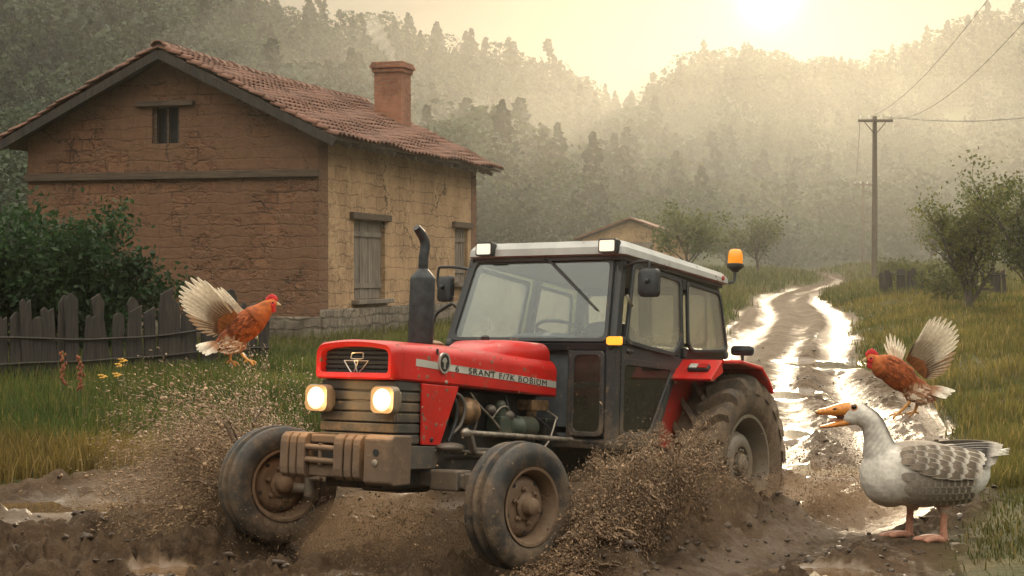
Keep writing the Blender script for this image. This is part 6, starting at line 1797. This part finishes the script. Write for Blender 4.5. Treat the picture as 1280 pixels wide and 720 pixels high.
# D: curl rolled up at the foot of the near front wheel
def oD():
    p = loc2w(RNG.uniform(-.45, .30), RNG.uniform(1.0, 1.25), .0); p[2] = gz(p[0], p[1]) - .01; return p
def vD(o): return V3(RNG.normal(.45, .5), RNG.normal(-.35, .3), math.sqrt(2 * 9.81 * RNG.uniform(.02, .17)))
arcs(150, oD, vD, 90, .008, .08, lambda v: 1.9 * v[2] / 9.81, 'mud_splash', 'curl of mud rolling from the foot of the near front wheel', .008, BR, stretch=(1.2, 4), smin=.0015)
# E: spatter right and behind the rear wheel
def oE():
    p = loc2w(RNG.uniform(-4.3, -2.6), RNG.uniform(.9, 1.5), .0); p[2] = gz(p[0], p[1]); return p
def vE(o): return V3(RNG.uniform(0, 1.6), RNG.uniform(-.8, 1.2), math.sqrt(2 * 9.81 * RNG.uniform(.03, .55)))
arcs(200, oE, vE, 70, .02, .22, lambda v: 1.8 * v[2] / 9.81, 'mud_splash', 'loose spatter thrown right behind the rear wheel', .007, BR, stretch=(1, 2.5), smin=.0016)
# F: single drops hanging in the air round the tractor
def oF():
    p = loc2w(RNG.uniform(-3.2, .8), RNG.uniform(-1.8, 1.9), .0); p[2] = gz(p[0], p[1]); return p
def vF(o): return V3(RNG.normal(0, .8), RNG.normal(0, .8), math.sqrt(2 * 9.81 * RNG.uniform(.2, 1.0)))
arcs(70, oF, vF, 26, .12, .5, lambda v: 1.8 * v[2] / 9.81, 'mud_drops', 'scattered drops of mud hanging in the air round the tractor', .006, BR, stretch=(1, 3), smin=.0018)

# strings and ragged tongues of wet mud drawn out inside the curtains
def strings(n, origin, vel, T, r, name, label, mcol):
    m = MB()
    for i in range(n):
        o = origin(); v = vel(o); tm = T(v); t0 = RNG.uniform(.02, .6) * tm; t1 = min(tm, t0 + RNG.uniform(.06, .2) * tm)
        t = np.linspace(t0, t1, 9)
        P = o + np.outer(t, v); P[:, 2] -= .5 * 9.81 * t * t; P += RNG.normal(0, .006, P.shape)
        if (P[:, 2] < ground(P[:, 0], P[:, 1])[0] - .02).all(): continue
        rr = r * RNG.uniform(.35, 1.5) * np.sin(np.linspace(.12, PI - .12, 9)) * RNG.uniform(.4, 1.5, 9)
        c = np.array(mcol[0]) + (np.array(mcol[1]) - np.array(mcol[0])) * RNG.random()
        m.tube(P, np.maximum(rr, .0012), 5, True, c)
    o = m.build(name, M_SPRAY, smooth=80, col=True)
    tag(o, label, 'mud', kind='stuff')
strings(170, oB, vB, lambda v: 1.6 * v[2] / 9.81, .006, 'mud_strings', 'ropes of wet mud inside the brown curtain by the rear wheel', BR)
strings(50, oA, vA, lambda v: RNG.uniform(.15, .4), .004, 'mud_strings', 'ropes of wet mud inside the fan by the far front wheel', TAN_LIT)
strings(70, oD, vD, lambda v: 1.7 * v[2] / 9.81, .008, 'mud_strings', 'tongues of mud curling at the foot of the near front wheel', BR)

# the finest droplets hang as a brown mist
def mud_mist(c, rad, dens, rot, label):
    t = NT('mud_mist'); v = t.n('VolumePrincipled'); v.inputs['Color'].default_value = (.62, .44, .28, 1); v.inputs['Density'].default_value = dens; v.inputs['Anisotropy'].default_value = .3
    t.L(v.outputs[0], t.out.inputs['Volume'])
    m = MB(); m.ell((0, 0, 0), rad, 28, 16); o = m.build('mud_mist', t.m, smooth=80); o.location = c; o.rotation_euler = (0, 0, R(rot)); tag(o, label, 'mist', kind='stuff')
mud_mist(loc2w(-.95, 1.15, .22), (.85, .40, .45), .40, 33, 'brown mist of fine mud within the curtain between the wheels')
mud_mist(loc2w(.20, -1.5, .30), (.70, .5, .45), .16, -30, 'brown mist of fine mud within the fan left of the tractor')
mud_mist(loc2w(-3.1, 1.35, .12), (1.1, .55, .45), .40, 33, 'brown mist of fine mud behind the rear wheel')
mud_mist(loc2w(-.3, -.1, .12), (.75, .65, .30), .45, 33, 'brown mist of fine mud under the front axle')

# ragged wet sheets torn open as they rise
def sheets(n, origin, vel, T, name, label, mcol, wid):
    V, F, C = [], [], []; off = 0
    for i in range(n):
        o = origin(); v = vel(o); tm = T(v); t = np.linspace(.02, .75, 26) * tm
        side = unit(np.cross(v, V3(RNG.normal(), RNG.normal(), .4))); w = wid * RNG.uniform(.5, 1.4)
        S = np.linspace(-1, 1, 15)
        tt, ss = np.meshgrid(t, S, indexing='ij')
        fan = .35 + 1.1 * tt / t[-1]
        P = o + tt[..., None] * v + (ss * w * fan)[..., None] * side; P[..., 2] -= .5 * 9.81 * tt ** 2
        a = RNG.uniform(0, 90); q = fbm(ss * 2.2 + a, tt / t[-1] * 3.2 + a, 4, .6)
        P += (.10 * q * w / .12)[..., None] * unit(np.cross(side, v)) + RNG.normal(0, .003, P.shape)
        hole = vnoise(ss * 4 + a, tt / t[-1] * 6 - a) + .45 * np.abs(ss) ** 2 + .40 * tt / t[-1] 
        idx = np.arange(P[..., 0].size).reshape(P.shape[:2])
        f = np.stack([idx[:-1, :-1], idx[:-1, 1:], idx[1:, 1:], idx[1:, :-1]], -1); k = (hole[:-1, :-1] < .78) & (P[:-1, :-1, 2] > o[2] - .02)
        f = f[k]
        if not len(f): continue
        V.append(P.reshape(-1, 3)); F.append(f + off); off += P[..., 0].size
        c = np.array(mcol[0]) + (np.array(mcol[1]) - np.array(mcol[0])) * RNG.random() * .7
        C.append(np.tile(c, (P[..., 0].size, 1)))
    V = np.concatenate(V); F = np.concatenate(F); C = np.concatenate(C)
    used = np.unique(F); mp_ = np.zeros(len(V), np.int64); mp_[used] = np.arange(len(used))
    ob = fast_mesh(name, V[used], mp_[F], M_SPRAY, C[used], smooth=True)
    md = ob.modifiers.new('thickness', 'SOLIDIFY'); md.thickness = .006; md.offset = 0
    tag(ob, label, 'mud', kind='stuff')
sheets(120, oB, vB, lambda v: 1.7 * v[2] / 9.81, 'mud_sheet', 'torn wet sheets of mud within the curtain between the wheels', BR, .045)
sheets(46, oA, vA, lambda v: RNG.uniform(.12, .3), 'mud_sheet', 'torn wet sheets of mud within the fan left of the tractor', BR, .035)
sheets(40, oD, vD, lambda v: 1.8 * v[2] / 9.81, 'mud_sheet', 'torn wet sheets of mud at the foot of the near front wheel', BR, .05)
